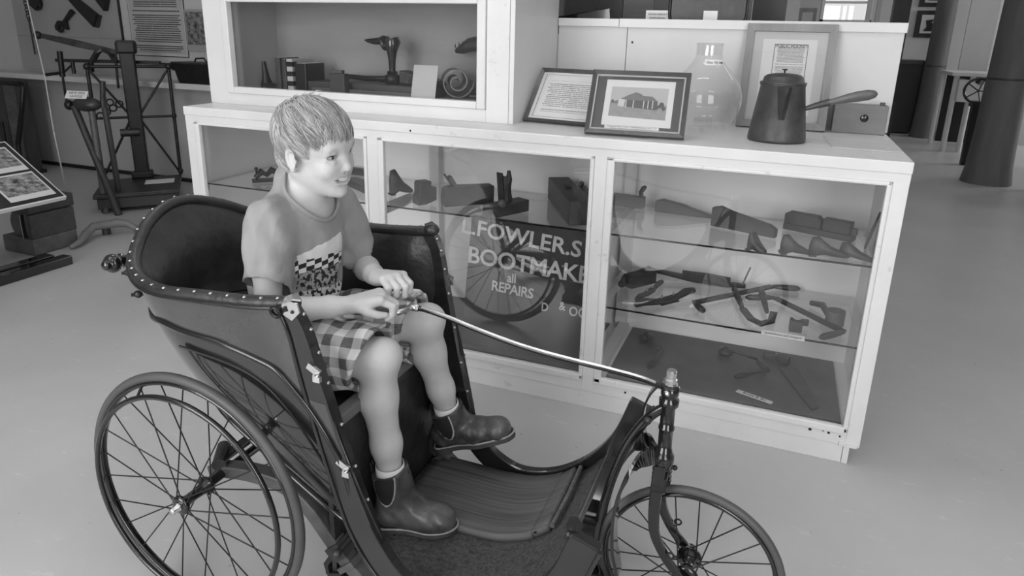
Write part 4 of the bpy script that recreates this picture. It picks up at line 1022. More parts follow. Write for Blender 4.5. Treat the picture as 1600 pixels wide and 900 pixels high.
# ---- boots
mat('boot_leather', .065, .40, noise=.7, nscale=16, bump=.45, bscale=45, coat=.12); mat('boot_elastic', .014, .8, bump=.3, bscale=160); mat('boot_sole', .05, .7, noise=.3, nscale=30); mat('boot_welt', .30, .6, noise=.25, nscale=60)
mat('boot_stitch', .38, .7); mat('sock', .75, .9, spec=.2)
def boot(heel, toe, up, an, kn, top, where):
    heel = np.array(heel); toe = np.array(toe); d = toe-heel; L_ = np.linalg.norm(d); d /= L_; up = np.array(up, float); up -= d*(up @ d); up /= np.linalg.norm(up); sd = np.cross(up, d)
    g = lambda a, b, c: heel+d*a+sd*b+up*c
    sh_d = (kn-an)/np.linalg.norm(kn-an); tp_ = an+sh_d*top
    def grow(off=0.):
        v = Vol(np.minimum(heel, toe)-.09, np.maximum(np.maximum(heel, toe), tp_)+.09, .0028)
        v.chain([g(.036, 0, .044), g(.088, 0, .046), g(.135, 0, .036), g(L_-.036, 0, .033)], [.033+off, .034+off, .034+off, .030+off], .02)
        v.cone(g(L_-.05, .012, .028), g(L_-.042, -.012, .028), .026+off, .026+off, .02); v.cone(g(.13, .012, .03), g(.13, -.012, .03), .028+off, .028+off, .02)
        v.cone(g(.038, 0, .05), an+sh_d*.0, .034+off, .037+off, .02); v.cone(an, tp_+sh_d*.03, .037+off, .041+off, .02); v.cone(g(.09, 0, .05), an+sh_d*.02, .032+off, .033+off, .03)
        v.plane_cut(g(0, 0, .014), -up)
        return v
    v = grow(); v.warp(lambda x, y, z: .0010*np.sin(x*160+z*140)*np.clip(1-np.abs(z-heel[2]-.06)/.05, 0, 1))
    v.plane_cut(tp_, sh_d-d*.25); v.cone(an+sh_d*.0, tp_+sh_d*.05, .034, .0385, 0, 's')
    P_, F_ = v.mesh(); bt = np_mesh('boot', P_, F_, 'boot_leather', boy, 1); bt['label'] = 'brown leather elastic-sided ankle boot '+where
    o = [(-.002, .0), (.004, .020), (.020, .031), (.05, .030), (.085, .030), (.125, .040), (.155, .040), (L_-.02, .030), (L_-.004, .014), (L_, 0)]
    out = spline(o, 4); outl = [(a, b) for a, b in out]+[(a, -b) for a, b in out[-2:0:-1]]
    mf = frame4(heel+up*.0085, d, sd); so_ = obj('sole', MB().prism(outl, mf, .015), 'boot_sole', bt, bevel=.003)
    obj('heel_block', MB().prism([(a, b) for a, b in outl if a < .052], frame4(heel+up*-.001, d, sd), .010), 'boot_sole', bt)
    ring = [g(a*.995+.0005, b*1.0, .0165) for a, b in outl]; ring.append(ring[0])
    obj('welt', MB().tube(ring, [(.0026, .0022)]*len(ring), 6, False), 'boot_welt', bt)
    mid = an+sh_d*(top*.35)
    for s in (-1, 1):
        for off, sc, mname, nm in ((.0010, 1.09, 'boot_stitch', 'stitching'), (.0018, 1.0, 'boot_elastic', 'elastic_panel')):
            v = grow(off); sl, (X, Y, Z) = v._sub(v.lo, v.lo+v.h*v.n)
            c = mid+sd*s*.036-d*.006; rad = np.array([.025, .032, .060])*sc; B = np.stack([d, sd, sh_d], 1); x, y, z = X-c[0], Y-c[1], Z-c[2]
            k0 = np.sqrt(sum(((x*B[0, i]+y*B[1, i]+z*B[2, i])/rad[i])**2 for i in range(3))); v.f = np.maximum(v.f, ((k0-1)*.02).astype(np.float32))
            v.plane_cut(tp_-sh_d*.001, sh_d-d*.25); v.cone(an-sh_d*.05, tp_+sh_d*.05, .030, .0375, 0, 's')
            P_, F_ = v.mesh()
            if len(P_): np_mesh(nm, P_, F_, mname, bt, 0)
    for e, nm in ((-1, 'pull_tab'), (1, 'pull_tab')):
        c = tp_+d*e*.040+sh_d*(-.012*e if e > 0 else .010); obj(nm, MB().strap([c-sh_d*.016+d*e*.002, c+sh_d*.008+d*e*.004, c+sh_d*.014, c+sh_d*.006-d*e*.004], [tuple(d*e)]*4, .009, .0014), 'boot_elastic', bt)
    obj('sock', MB().tube([tp_-sh_d*.05, tp_-sh_d*.01, tp_+sh_d*.011, tp_+sh_d*.013], [.031, .0345, .0345, .0325], 20, False), 'sock', boy)
boot((-1.160, -.966, .1345), (-.968, -.900, .1345), (0, 0, 1), J['ran'], J['rkn'], .030, 'flat on the footwell carpet')
boot((-1.132, -.693, .188), (-.915, -.655, .262), (-.3, 0, 1), J['lan'], J['lkn'], .030, 'raised on the far side board')

# ---- hair
mat('hair_base', .24, .55, noise=.4, nscale=40); mat('hair_light', .48, .42, spec=.5); mat('hair_mid', .33, .45, spec=.5); mat('hair_dark', .19, .45, spec=.5)
HCEN = np.array([-.013, 0, .032]); HRAD = np.array([.0945, .0775, .0805]); NCEN = np.array([-.045, 0, -.022]); NRAD = np.array([.052, .063, .058])
v = Vol(HC_-.15, HC_+.15, .003)
v.ell(hp(*HCEN), HR, HRAD*.975, .02); v.ell(hp(*NCEN), HR, NRAD*.97, .02)
v.ell(hp(.088, 0, -.062), HR, (.090, .11, .090), .004, 's')
for s in (-1, 1): v.ball(hp(-.010, s*.085, -.020), .033, .006, 's'); v.ball(hp(.040, s*.070, .000), .034, .008, 's')
v.plane_cut(hp(-.06, 0, -.070), HR @ np.array([.2, 0, -1]))
P_, F_ = v.mesh(); hair = np_mesh('hair', P_, F_, 'hair_base', boy, 1)
rng = np.random.default_rng(3); crown = np.array([-.060, .010, .092])
lk = [MB(), MB(), MB()]
def onhull(p, k=1.0):
    q = (p-HCEN)/HRAD; a = HCEN+q/np.linalg.norm(q)*HRAD*k
    if p[2] > .0 or p[0] > -.01: return a
    q = (p-NCEN)/NRAD; c = NCEN+q/np.linalg.norm(q)*NRAD*k
    return a if ((a-NCEN)**2).sum() > ((c-NCEN)**2).sum() else c
def hair_ok(p):
    if p[2] < -.070: return False
    if p[0] > .034 and p[2] < .034: return False
    if p[0] > .004 and p[2] < .012: return False
    if abs(p[1]) > .052 and -.045 < p[0] < .004 and p[2] < .002: return False
    if p[2] < -.01 and p[0] > -.035: return False
    return True
cl = 0
while cl < 420:
    d = rng.normal(size=3); d /= np.linalg.norm(d); p0 = onhull(HCEN+d*HRAD) if rng.random() < .85 else onhull(NCEN+np.array([-abs(d[0]), d[1], d[2]])*NRAD)
    if not hair_ok(p0): continue
    cl += 1; clump_lift = rng.uniform(.0, .045)*(1 if p0[2] > .03 else .35); dn = rng.normal(size=3)*.012; stp0 = rng.uniform(.0075, .0115); tone = rng.random(); wav = rng.normal()*.0022
    for k_ in range(9):
        p = onhull(p0+rng.normal(size=3)*.006); p = p if hair_ok(p) else p0; dirn = p-crown+dn+rng.normal(size=3)*.004
        if p[2] > .03: dirn = dirn+np.array([.045, -.022, -.015])
        if p[0] < -.055 and p[2] < .075: dirn = np.array([.15, dirn[1]*2, -1.0])*.1+dn+rng.normal(size=3)*.006
        elif p[2] < .05: dirn = dirn*.5+np.array([.2 if p[0] > -.02 else .15, 0, -1.0])*.07+dn
        n = 9; pts = []; r0 = rng.uniform(.0006, .0013); st_p = stp0*rng.uniform(.8, 1.1)
        for i in range(n):
            f = i/(n-1); pts.append(onhull(p, 1.004+clump_lift*math.sin(f*2.2)+.012*rng.random()*f))
            nrm = (p-HCEN)/HRAD**2; nrm /= np.linalg.norm(nrm); t = dirn-nrm*(dirn @ nrm); t /= np.linalg.norm(t)+1e-9; sdw = np.cross(nrm, t)
            p = p+t*st_p+sdw*wav*math.sin(f*4)
            if p[0] > .045 and p[2] < .05: dirn = dirn*.6+np.array([.05, 0, -1.0])*.05
            if (p[0] > .03 and p[2] < .010+.014*rng.random()) or p[2] < -.074 or (abs(p[1]) > .05 and -.04 < p[0] < .0 and p[2] < -.004) or (p[0] > .0 and p[2] < -.012) : break
        if len(pts) < 4: continue
        m = len(pts); tn = tone+rng.normal()*.25
        lk[0 if tn > .45 else (1 if tn > .12 else 2)].tube([hp(*q) for q in pts], [(r0*(1-.8*(i/(m-1))**1.5)) for i in range(m)], 4, False)
for i in range(26):                                  # stray tufts standing up at the crown
    p = onhull(crown+rng.normal(size=3)*np.array([.03, .03, .01])); u_ = np.array([rng.normal()*.4-.1, rng.normal()*.5, .55]); pts = [p, p+u_*.010+[.004, 0, 0], p+u_*.019+[.011, 0, 0], p+u_*.024+[.020, 0, -.003]]
    lk[0].tube([hp(*q) for q in pts], [.0015, .0013, .0009, .0003], 5, False)
for q_, nm in zip(lk, ('hair_light', 'hair_mid', 'hair_dark')): obj('hair_locks', q_, nm, hair)['kind'] = 'stuff'

# ================================================================ things standing on the counter
print_mat('print_notice', .66, .20, 36, .60, (.06, .03), 14)
print_mat('print_letter', .70, .26, 22, .58, (.10, .12), 12)
print_mat('print_caption', .68, .3, 3, .60, (.06, .10), 12)
mat('frame_dark', .05, .28, noise=.3, nscale=20, coat=.4); mat('frame_gilt', .42, .3, metal=.5); mat('frame_ash', .24, .5, noise=.2, nscale=10, stretch=(1, 1, .2)); mat('mount_pale', .66, .7); mat('mount_grey', .5, .7)
def framed(name, label, BL, BR, TL, border, thick, fmat, gilt=0, glass=True, backing='paper'):
    BL, BR, TL = Vector(BL), Vector(BR), Vector(TL); x = (BR-BL); wd = x.length; x.normalize(); y = TL-BL; y = y-x*y.dot(x); ht = y.length; y.normalize(); z = x.cross(y)
    t = thing(name, label, 'picture frame', tuple((BL+BR)/2))
    def at(u, v, d=0): return BL+x*(u*wd)+y*(v*ht)+z*d
    fr = MB()
    def bar(a, b, ia, ib):                           # mitred moulding bar: outer a-b, inner ia-ib
        vs = [a, b, ib, ia, a+z*thick, b+z*thick, ib+z*thick*.75, ia+z*thick*.75]
        fr.add(vs, [(3, 2, 1, 0), (4, 5, 6, 7), (0, 1, 5, 4), (1, 2, 6, 5), (2, 3, 7, 6), (3, 0, 4, 7)], False)
    bu, bv = border/wd, border/ht; O = [at(0, 0), at(1, 0), at(1, 1), at(0, 1)]; I = [at(bu, bv), at(1-bu, bv), at(1-bu, 1-bv), at(bu, 1-bv)]
    for i in range(4): bar(O[i], O[(i+1) % 4], I[i], I[(i+1) % 4])
    f = obj('frame', fr, fmat, t)
    if gilt:
        g = MB(); gu, gv = gilt/wd, gilt/ht
        for (a, b, c, d) in ((bu-gu*.2, bu+gu*.8, bv, 1-bv), (1-bu-gu*.8, 1-bu+gu*.2, bv, 1-bv), (bu, 1-bu, bv-gv*.2, bv+gv*.8), (bu, 1-bu, 1-bv-gv*.8, 1-bv+gv*.2)):
            g.add([at(a, c, thick*.55), at(b, c, thick*.55), at(b, d, thick*.55), at(a, d, thick*.55), at(a, c, thick*.82), at(b, c, thick*.82), at(b, d, thick*.82), at(a, d, thick*.82)], [(3, 2, 1, 0), (4, 5, 6, 7), (0, 1, 5, 4), (1, 2, 6, 5), (2, 3, 7, 6), (3, 0, 4, 7)], False)
        obj('gilt_slip', g, 'frame_gilt', f)
    bk = MB(); bk.add([at(bu*.5, bv*.5, .001), at(1-bu*.5, bv*.5, .001), at(1-bu*.5, 1-bv*.5, .001), at(bu*.5, 1-bv*.5, .001), at(bu*.5, bv*.5, .004), at(1-bu*.5, bv*.5, .004), at(1-bu*.5, 1-bv*.5, .004), at(bu*.5, 1-bv*.5, .004)], [(3, 2, 1, 0), (4, 5, 6, 7), (0, 1, 5, 4), (1, 2, 6, 5), (2, 3, 7, 6), (3, 0, 4, 7)], False)
    obj('mount', bk, backing, t)
    if glass:
        g = MB(); a, b, c, d = at(bu, bv, thick*.5), at(1-bu, bv, thick*.5), at(1-bu, 1-bv, thick*.5), at(bu, 1-bv, thick*.5); o2 = z*.0015
        g.add([a, b, c, d, a+o2, b+o2, c+o2, d+o2], [(3, 2, 1, 0), (4, 5, 6, 7), (0, 1, 5, 4), (1, 2, 6, 5), (2, 3, 7, 6), (3, 0, 4, 7)], False); obj('glazing', g, 'glazing', t)
    # strut at the back so that it stands leaning
    if BL.y < .5: obj('strut', MB().strap([at(.5, .75, -.002), at(.5, .02, 0)-Vector((0, -(TL.y-BL.y)*.9-.02, 0))], (1, 0, 0), .002, .02), 'black_card', t)
    return t, at, x, y, z, wd, ht
# framed letter
t, at, x, y, z, wd, ht = framed('framed_letter', 'slim dark frame with a typed sheet leaning beside the upper case', (-1.256, .264, .982), (-.962, .222, .982), (-1.215, .405, 1.166), .013, .014, 'frame_dark')
sheet('typed_sheet', at(.5, .5, .0046), x, y, wd*.80, ht*.76, 'print_letter', t)
for (a, b, c, d) in ((.09, .095, .1, .9), (.905, .91, .1, .9), (.09, .91, .1, .105), (.09, .91, .895, .90), (.18, .82, .20, .2035)):
    m_ = MB(); m_.add([at(a, c, .0055), at(b, c, .0055), at(b, d, .0055), at(a, d, .0055)], [(0, 1, 2, 3)], False); obj('ruled_line', m_, 'black_card', t)
# framed photograph
t, at, x, y, z, wd, ht = framed('framed_photograph', 'dark gilt-lined frame holding an old photograph of a verandah building', (-.962, .056, .982), (-.640, .078, .982), (-.952, .168, 1.179), .016, .018, 'frame_dark', .005, True, 'black_card')
def poly(nm, pts, d, mt, par, th=.0003):
    m_ = MB(); k = len(pts); m_.add([at(u, v, d) for u, v in pts]+[at(u, v, d+th) for u, v in pts], [tuple(range(k-1, -1, -1)), tuple(range(k, 2*k))]+[(i, (i+1) % k, k+(i+1) % k, k+i) for i in range(k)], False); return obj(nm, m_, mt, par)
pr = poly('photo_paper', [(.155, .155), (.855, .155), (.855, .875), (.155, .875)], .0045, 'mount_pale', t)
mat('tone_sky', .42, .4); mat('tone_ground', .26, .4, noise=.15, nscale=60); mat('tone_roof', .13, .4, noise=.2, nscale=60); mat('tone_shade', .05, .4, noise=.5, nscale=150); mat('tone_light', .55, .4)
poly('sky', [(.215, .52), (.795, .50), (.795, .765), (.215, .765)], .0049, 'tone_sky', pr)
poly('ground', [(.215, .30), (.795, .27), (.795, .50), (.215, .52)], .0049, 'tone_ground', pr)
poly('hill', [(.215, .50), (.30, .56), (.40, .64), (.47, .69), (.53, .66), (.56, .6), (.50, .50)], .0052, 'tone_roof', pr)
poly('cottage_roof', [(.36, .60), (.40, .645), (.64, .63), (.70, .555), (.34, .565)], .0056, 'tone_roof', pr)
poly('verandah_shade', [(.37, .455), (.70, .42), (.70, .555), (.37, .57)], .0055, 'tone_shade', pr)
for u in (.375, .45, .555, .60, .645): poly('verandah_post', [(u, .44), (u+.010, .44), (u+.010, .56), (u, .56)], .0058, 'tone_light', pr)
poly('gable_wall', [(.30, .46), (.36, .45), (.37, .565), (.30, .57)], .0057, 'tone_light', pr)
for (u, v, r) in ((.74, .50, .05), (.765, .45, .035), (.705, .47, .03), (.24, .53, .03)):
    poly('tree', [(u+r*.55*math.cos(a), v+r*math.sin(a)) for a in np.linspace(0, 2*PI, 9)[:-1]], .0054, 'tone_shade', pr)
sheet('caption', at(.47, .105, .0062), x, y, wd*.55, ht*.085, 'print_caption', t)
# framed notice
t, at, x, y, z, wd, ht = framed('framed_notice', 'tall pale wooden frame with a printed public pound notice behind the metal pot', (-.515, .567, .981), (-.206, .569, .981), (-.514, .648, 1.350), .026, .02, 'frame_ash', 0, True, 'mount_grey')
def quad(nm, u0, u1, v0, v1, d, mt, par): return poly(nm, [(u0, v0), (u1, v0), (u1, v1), (u0, v1)], d, mt, par)
q1 = quad('window_mount', .20, .80, .14, .86, .0045, 'mount_pale', t)
quad('border', .33, .705, .40, .815, .0049, 'tone_roof', q1)
sheet('notice', at(.5175, .6045, .0056), x, y, wd*.358, ht*.40, 'print_notice', q1)
obj('heading', text_mb('PUBLIC POUND', .0165, frame4(at(.5175, .792, .0064), x, y), .0002, .92), 'black_card', q1)
# glass fly trap
ft = thing('glass_fly_trap', 'round clear glass fly trap with an open neck and a paper label', 'glass jar', (-.62, .39, H))
FT = (-.62, .395, H)
glass_mat('jar_glass', .955)
obj('bulb', MB().lathe([(.030, .045), (.035, .020), (.045, .012), (.075, .012), (.098, .028), (.118, .06), (.1265, .095), (.126, .125), (.117, .158), (.098, .188), (.075, .213), (.057, .234), (.048, .250), (.0455, .262), (.0455, .290), (.047, .300), (.0445, .301), (.043, .290), (.043, .262)], FT, (0, 0, 1), 40), 'jar_glass', ft)
for a in (.6, 2.7, 4.8): obj('foot', MB().ball((FT[0]+.085*math.cos(a), FT[1]+.085*math.sin(a), H+.009), .009, 10, 8), 'jar_glass', ft)
lb = obj('paper_label', MB().strap([(FT[0]+.064*math.cos(a), FT[1]+.064*math.sin(a), H+.238) for a in np.linspace(-1.66, -.55, 9)], (0, 0, 1), .0006, .0095), 'paper', ft)
a0 = -1.1
for i, ch in enumerate('Glass fly trap'):
    if ch == ' ': continue
    a = -1.52+i*(.83/13); d = Vector((math.cos(a), math.sin(a), 0)); tx = Vector((-math.sin(a), math.cos(a), 0)); c = Vector((FT[0], FT[1], H+.238))+d*.0652
    obj('letter', text_mb(ch, .0125, frame4(c, tx, (0, 0, 1)), .0002), 'black_card', lb)
# tinned pot with spout and wooden side handle
mat('tarnished_tin', .085, .46, metal=.5, noise=.4, nscale=12, bump=.25, bscale=35)
mat('handle_wood', .11, .45, noise=.3, nscale=20, stretch=(.3, 1, 1), coat=.2)
PT = (-.366, .245, H)
pt = thing('metal_pot', 'dark tinned metal pot with lid, side spout and long wooden handle', 'pot', PT)
obj('body', MB().lathe([(0, .001), (.086, .001), (.090, .004), (.0905, .010), (.068, .176), (.0705, .179), (.0705, .183), (.067, .184), (0, .184)], PT, (0, 0, 1), 40), 'tarnished_tin', pt)
ld = obj('lid', MB().lathe([(.0715, .184), (.0715, .188), (.064, .190), (.060, .204), (.050, .211), (.030, .215), (0, .217)], PT, (0, 0, 1), 40), 'tarnished_tin', pt)
obj('knob', MB().lathe([(.002, .215), (.0025, .224), (.009, .226), (.009, .228), (0, .229)], PT, (0, 0, 1), 12), 'black_iron', ld)
dr = Vector((.10, -1, 0)).normalized(); tx = Vector((-dr.y, dr.x, 0)); C0 = Vector(PT)
spv = [C0+dr*.066+tx*-.022+Vector((0, 0, .176)), C0+dr*.066+tx*.022+Vector((0, 0, .176)), C0+dr*.108+Vector((0, 0, .180)), C0+dr*.080+tx*-.010+Vector((0, 0, .075)), C0+dr*.080+tx*.010+Vector((0, 0, .075)), C0+dr*.094+Vector((0, 0, .085))]
obj('spout', MB().add(spv, [(0, 2, 1), (0, 3, 5, 2), (1, 2, 5, 4), (3, 4, 5), (0, 1, 4, 3)], False), 'tarnished_tin', pt)
hs = obj('handle_socket', MB().tube([(-.292, .238, 1.088), (-.262, .235, 1.100), (-.222, .231, 1.114)], [.007, .0095, .012], 12), 'tarnished_tin', pt)
obj('handle_grip', MB().tube([(-.228, .232, 1.112), (-.205, .230, 1.119), (-.175, .227, 1.128), (-.145, .224, 1.136), (-.118, .221, 1.142), (-.100, .219, 1.146), (-.094, .218, 1.147)], [(.009, .009), (.010, .010), (.013, .015), (.015, .018), (.0145, .018), (.010, .012), (.003, .003)], 14), 'handle_wood', pt)
# wooden box with a round hole
mat('box_wood', .17, .5, noise=.25, nscale=8, stretch=(.3, 1, 1))
bx_ = thing('wooden_box', 'small plain wooden box with a dark round knob at the counter end', 'box', (-.09, .61, H))
hole = MB().cbox(-.184, -.010, .577, .645, H+.0005, 1.082, .003)
obj('carcase', hole, 'box_wood', bx_)
obj('round_hole', MB().lathe([(0, -.002), (.0135, -.002), (.0135, .003), (.010, .0045), (0, .006)], (-.083, .577, 1.037), (0, -1, 0), 18), 'black_enamel', bx_)
obj('peg', MB().box((-.030, .60, 1.087), (.016, .012, .012)), 'dark_wood', bx_)
# sheet of board under the box
mat('card_board', .60, .6, noise=.08, nscale=6, stretch=(.3, 3, 1))
solo('paper_sheet', MB().add([(-.215, .45, H+.0004), (-.200, .178, H+.0004), (-.006, .172, H+.0004), (-.004, .45, H+.0004), (-.215, .45, H+.002), (-.200, .178, H+.002), (-.006, .172, H+.002), (-.004, .45, H+.002)], [(0, 3, 2, 1), (4, 5, 6, 7), (0, 1, 5, 4), (1, 2, 6, 5), (2, 3, 7, 6), (3, 0, 4, 7)], False), 'card_board', 'flat sheet of pale card lying at the right end of the counter', 'card')
# ---- things standing behind the backboard
st = thing('display_stand', 'dark display stand behind the backboard with a suitcase and case on it', 'stand', (-.9, 1.0, 0))
obj('stand_top', MB().bx(-1.55, -.40, .74, 1.22, 1.30, 1.33), 'dark_wood', st)
for x_, y_ in ((-1.5, .78), (-.45, .78), (-1.5, 1.18), (-.45, 1.18)): obj('leg', MB().bx(x_-.03, x_+.03, y_-.03, y_+.03, 0, 1.30), 'dark_wood', st)
for k in range(8):
    xk = -1.55+k*.145; obj('back_slat', MB().bx(xk, xk+.14, 1.20+.004*(k % 2), 1.22+.004*(k % 2), 1.33, 2.3), 'dark_wood' if k % 3 else 'mid_wood', st)
sc_ = thing('suitcase', 'old leather suitcase with rounded corners standing behind the backboard', 'suitcase', (-.685, .86, 1.33))
def rrect(w_, h_, r, n=5):
    o = []
    for cx, cy, a0 in ((w_/2-r, h_/2-r, 0), (-w_/2+r, h_/2-r, PI/2), (-w_/2+r, -h_/2+r, PI), (w_/2-r, -h_/2+r, 1.5*PI)):
        o += [(cx+r*math.cos(a0+PI/2*i/n), cy+r*math.sin(a0+PI/2*i/n)) for i in range(n+1)]
    return o
mat('case_leather', .05, .4, noise=.35, nscale=10, bump=.2, bscale=50)
cs = obj('case_body', MB().prism(rrect(.30, .22, .05), frame4((-.685, .86, 1.450), (1, 0, 0), (0, 0, 1)), .10), 'case_leather', sc_, bevel=.006)
rr_ = rrect(.302, .222, .05); rr_.append(rr_[0]); obj('edge_binding', MB().tube([(-.685+a, .808, 1.450+b) for a, b in rr_], .006, 6, False), 'black_iron', cs)
obj('luggage_label', MB().bx(-.70, -.645, .805, .8085, 1.362, 1.402), 'paper', cs)
for u in (-.1, .06): obj('catch', MB().box((-.685+u, .806, 1.47), (.016, .006, .022)), 'steel', cs)
solo('black_case', MB().add([(-1.33, .80, 1.331), (-1.075, .80, 1.331), (-1.075, .90, 1.331), (-1.33, .90, 1.331), (-1.33, .80, 1.37), (-1.085, .80, 1.412), (-1.085, .90, 1.412), (-1.33, .90, 1.37)], [(3, 2, 1, 0), (4, 5, 6, 7), (0, 1, 5, 4), (1, 2, 6, 5), (2, 3, 7, 6), (3, 0, 4, 7)], False), 'black_enamel', 'long sloping black case lying behind the left of the backboard', 'case', bevel=.006)
t = thing('caption_card', 'small white caption card standing left of the old suitcase', 'card', (-.885, .82, 1.33))
obj('card', MB().box((-.885, .82, 1.367), (.098, .003, .07)), 'paper', t); sheet('caption_print', (-.885, .8182, 1.372), (1, 0, 0), (0, 0, 1), .085, .045, 'print_caption', t)

# ================================================================ tools inside the counter
mat('tool_wood', .05, .45, noise=.4, nscale=14, stretch=(.3, 1, 1), bump=.1, bscale=60); mat('tool_wood_mid', .10, .45, noise=.35, nscale=14, stretch=(.3, 1, 1)); mat('tool_steel', .07, .38, metal=.6, noise=.35, nscale=20)
def axes(A, B):
    A, B = Vector(A), Vector(B); x = B-A; L_ = x.length; x.normalize(); y = Vector((0, 0, 1)).cross(x).normalized(); return A, x, y, L_
def block(name, A, B, wd, ht, mt, parent, z0=0, cham=.003, prof=None):
    """block standing on the line A-B; prof = side outline [(s,h)] in fractions"""
    A, x, y, L_ = axes(A, B); o = [(s*L_, h*ht) for s, h in (prof or [(0, 0), (1, 0), (1, 1), (0, 1)])]
    m_ = frame4(A+Vector((0, 0, z0+.0008)), x, (0, 0, 1)); return obj(name, MB().prism(o, m_, wd), mt, parent, bevel=cham)
def plane_tool(label, A, B, wd, ht, wedge=None, tote=False, prof=None, mt='tool_wood', group=None):
    c = (Vector(A)+Vector(B))/2; t = thing('wooden_plane', label, 'plane', (c.x, c.y, A[2]), group)
    block('stock', A, B, wd, ht, mt, t, 0, .003, prof); A_, x, y, L_ = axes(A, B)
    if wedge:
        s, h, tilt = wedge; p = A_+x*(s*L_)+Vector((0, 0, ht*.55)); d = (Vector((0, 0, 1))*math.cos(tilt)+x*math.sin(tilt)).normalized()
        obj('wedge', MB().strap([p, p+d*h], tuple(x), wd*.28, .007), 'tool_wood_mid', t, bevel=.001)
        obj('iron', MB().strap([p-x*.013-d*.01, p-x*.013+d*(h*1.12)], tuple(x), wd*.25, .002), 'tool_steel', t)
    if tote:
        p = A_+x*(tote*L_)+Vector((0, 0, ht)); obj('handle', MB().tube([p, p+x*-.004+Vector((0, 0, .018)), p+x*.004+Vector((0, 0, .034)), p+x*.014+Vector((0, 0, .043))], [(.008, .012), (.007, .011), (.008, .012), (.004, .006)], 10), mt, t)
    return t
def shoe_last(label, heel, toe, ht, wd=.034, group=None, mt='tool_wood', flip=1):
    A, x, y, L_ = axes(heel, toe); t = thing('shoe_last', label, 'shoe last', tuple((A+Vector(toe))/2)[:2]+(heel[2],), group)
    pr = [(0, .05), (.0, .55), (.05, .95), (.22, 1.0), (.34, .80), (.55, .50), (.80, .30), (.97, .16), (1, .06), (.9, 0), (.6, .05), (.35, .12), (.12, 0)]
    m_ = frame4(A+Vector((0, 0, .001)), x, (0, 0, 1)); o = [(s*L_, h*ht) for s, h in pr]
    mb = MB(); n = len(o); rings = []
    for k, f in ((-1, .55), (-.6, .95), (0, 1.0), (.6, .95), (1, .55)):
        cx = sum(p[0] for p in o)/n; cy = sum(p[1] for p in o)/n
        rings.append([m_ @ Vector((cx+(px_-cx)*f, (cy+(py_-cy)*f) if f < 1 else py_, k*wd/2*(.75+.25*math.sin(PI*min(1, max(0, px_/L_)))))) for px_, py_ in o])
    mb.add([p for r in rings for p in r], [(i*n+j, i*n+(j+1) % n, (i+1)*n+(j+1) % n, (i+1)*n+j) for i in range(4) for j in range(n)]+[tuple(reversed(range(n))), tuple(range(4*n, 5*n))], True)
    obj('last_body', mb, mt, t); obj('heel_plate', MB().prism([(.0, .0), (.18*L_, .0), (.18*L_, .006), (0, .006)], m_, wd*.8), 'tool_steel', t)
    return t
# ---- upper shelf, right bay
G1 = 'moulding planes at the back of the upper shelf'
plane_tool('dark round-backed moulding plane at the left end of the upper shelf', (-0.966, 0.440, 0.657), (-0.810, 0.426, 0.657), .035, .045, None, .92, None, 'tool_wood')
plane_tool('low dark wedge-shaped plane second along the right bay upper shelf', (-0.762, 0.406, 0.657), (-0.552, 0.395, 0.657), .03, .05, None, False, [(0, 0), (1, 0), (1, .2), (.6, .62), (.52, .75), (.12, 1), (0, .85)])
plane_tool('long dark moulding plane behind the lasts, middle of the right bay', (-0.542, 0.293, 0.657), (-0.325, 0.221, 0.657), .026, .075, None, False, [(0, 0), (1, 0), (1, .38), (.9, .55), (.3, .85), (.12, 1), (0, .9)])
t = plane_tool('long stepped moulding plane with a split stock at the right of the shelf', (-0.298, 0.374, 0.657), (-0.082, 0.290, 0.657), .045, .022, None, False, None)
A_, x_, y_, L_ = axes((-0.298, 0.374, 0.657), (-0.082, 0.290, 0.657))
block('stock', A_+Vector((0, 0, .022)), A_+x_*(L_*.54)+Vector((0, 0, .022)), .036, .042, 'tool_wood', t, 0, .003, [(0, 0), (1, 0), (1, .7), (.88, 1), (.1, 1), (0, .8)])
block('stock', A_+x_*(L_*.56)+Vector((0, 0, .022)), A_+x_*(L_*.95)+Vector((0, 0, .022)), .036, .042, 'tool_wood', t)
block('peg', A_+x_*(L_*.95)+Vector((0, 0, .022)), A_+x_*(L_*1.03)+Vector((0, 0, .022)), .016, .024, 'tool_wood', t)
for A, B, h, lab in (((-0.406, 0.042, 0.657), (-0.351, 0.010, 0.657), .062, 'small upright dark last left in the front row of the right bay'), ((-0.311, 0.044, 0.657), (-0.218, 0.074, 0.657), .062, 'dark last with a toothed top, second of the front row, right bay'), ((-0.229, 0.061, 0.657), (-0.108, 0.084, 0.657), .062, 'long dark last lying third in the front row of the right bay'), ((-0.140, 0.097, 0.657), (-0.039, 0.070, 0.657), .048, 'low dark last at the right end of the front row')):
    shoe_last(lab, A, B, h, .04, 'dark lasts along the front of the upper shelf')
t = thing('leather_sole', 'dark leather sole leaning against the right end of the upper shelf', 'leather', (-.045, .25, .657))
obj('sole', MB().prism([(-.03, 0), (.03, 0), (.042, .04), (.035, .075), (.01, .12), (-.015, .105), (-.04, .05)], frame4((-.052, .24, .659), (.12, 1, 0), (.22, 0, 1)), .006), 'tool_wood', t); obj('nail', MB().ball((-.058, .235, .70), .004), 'steel', t)
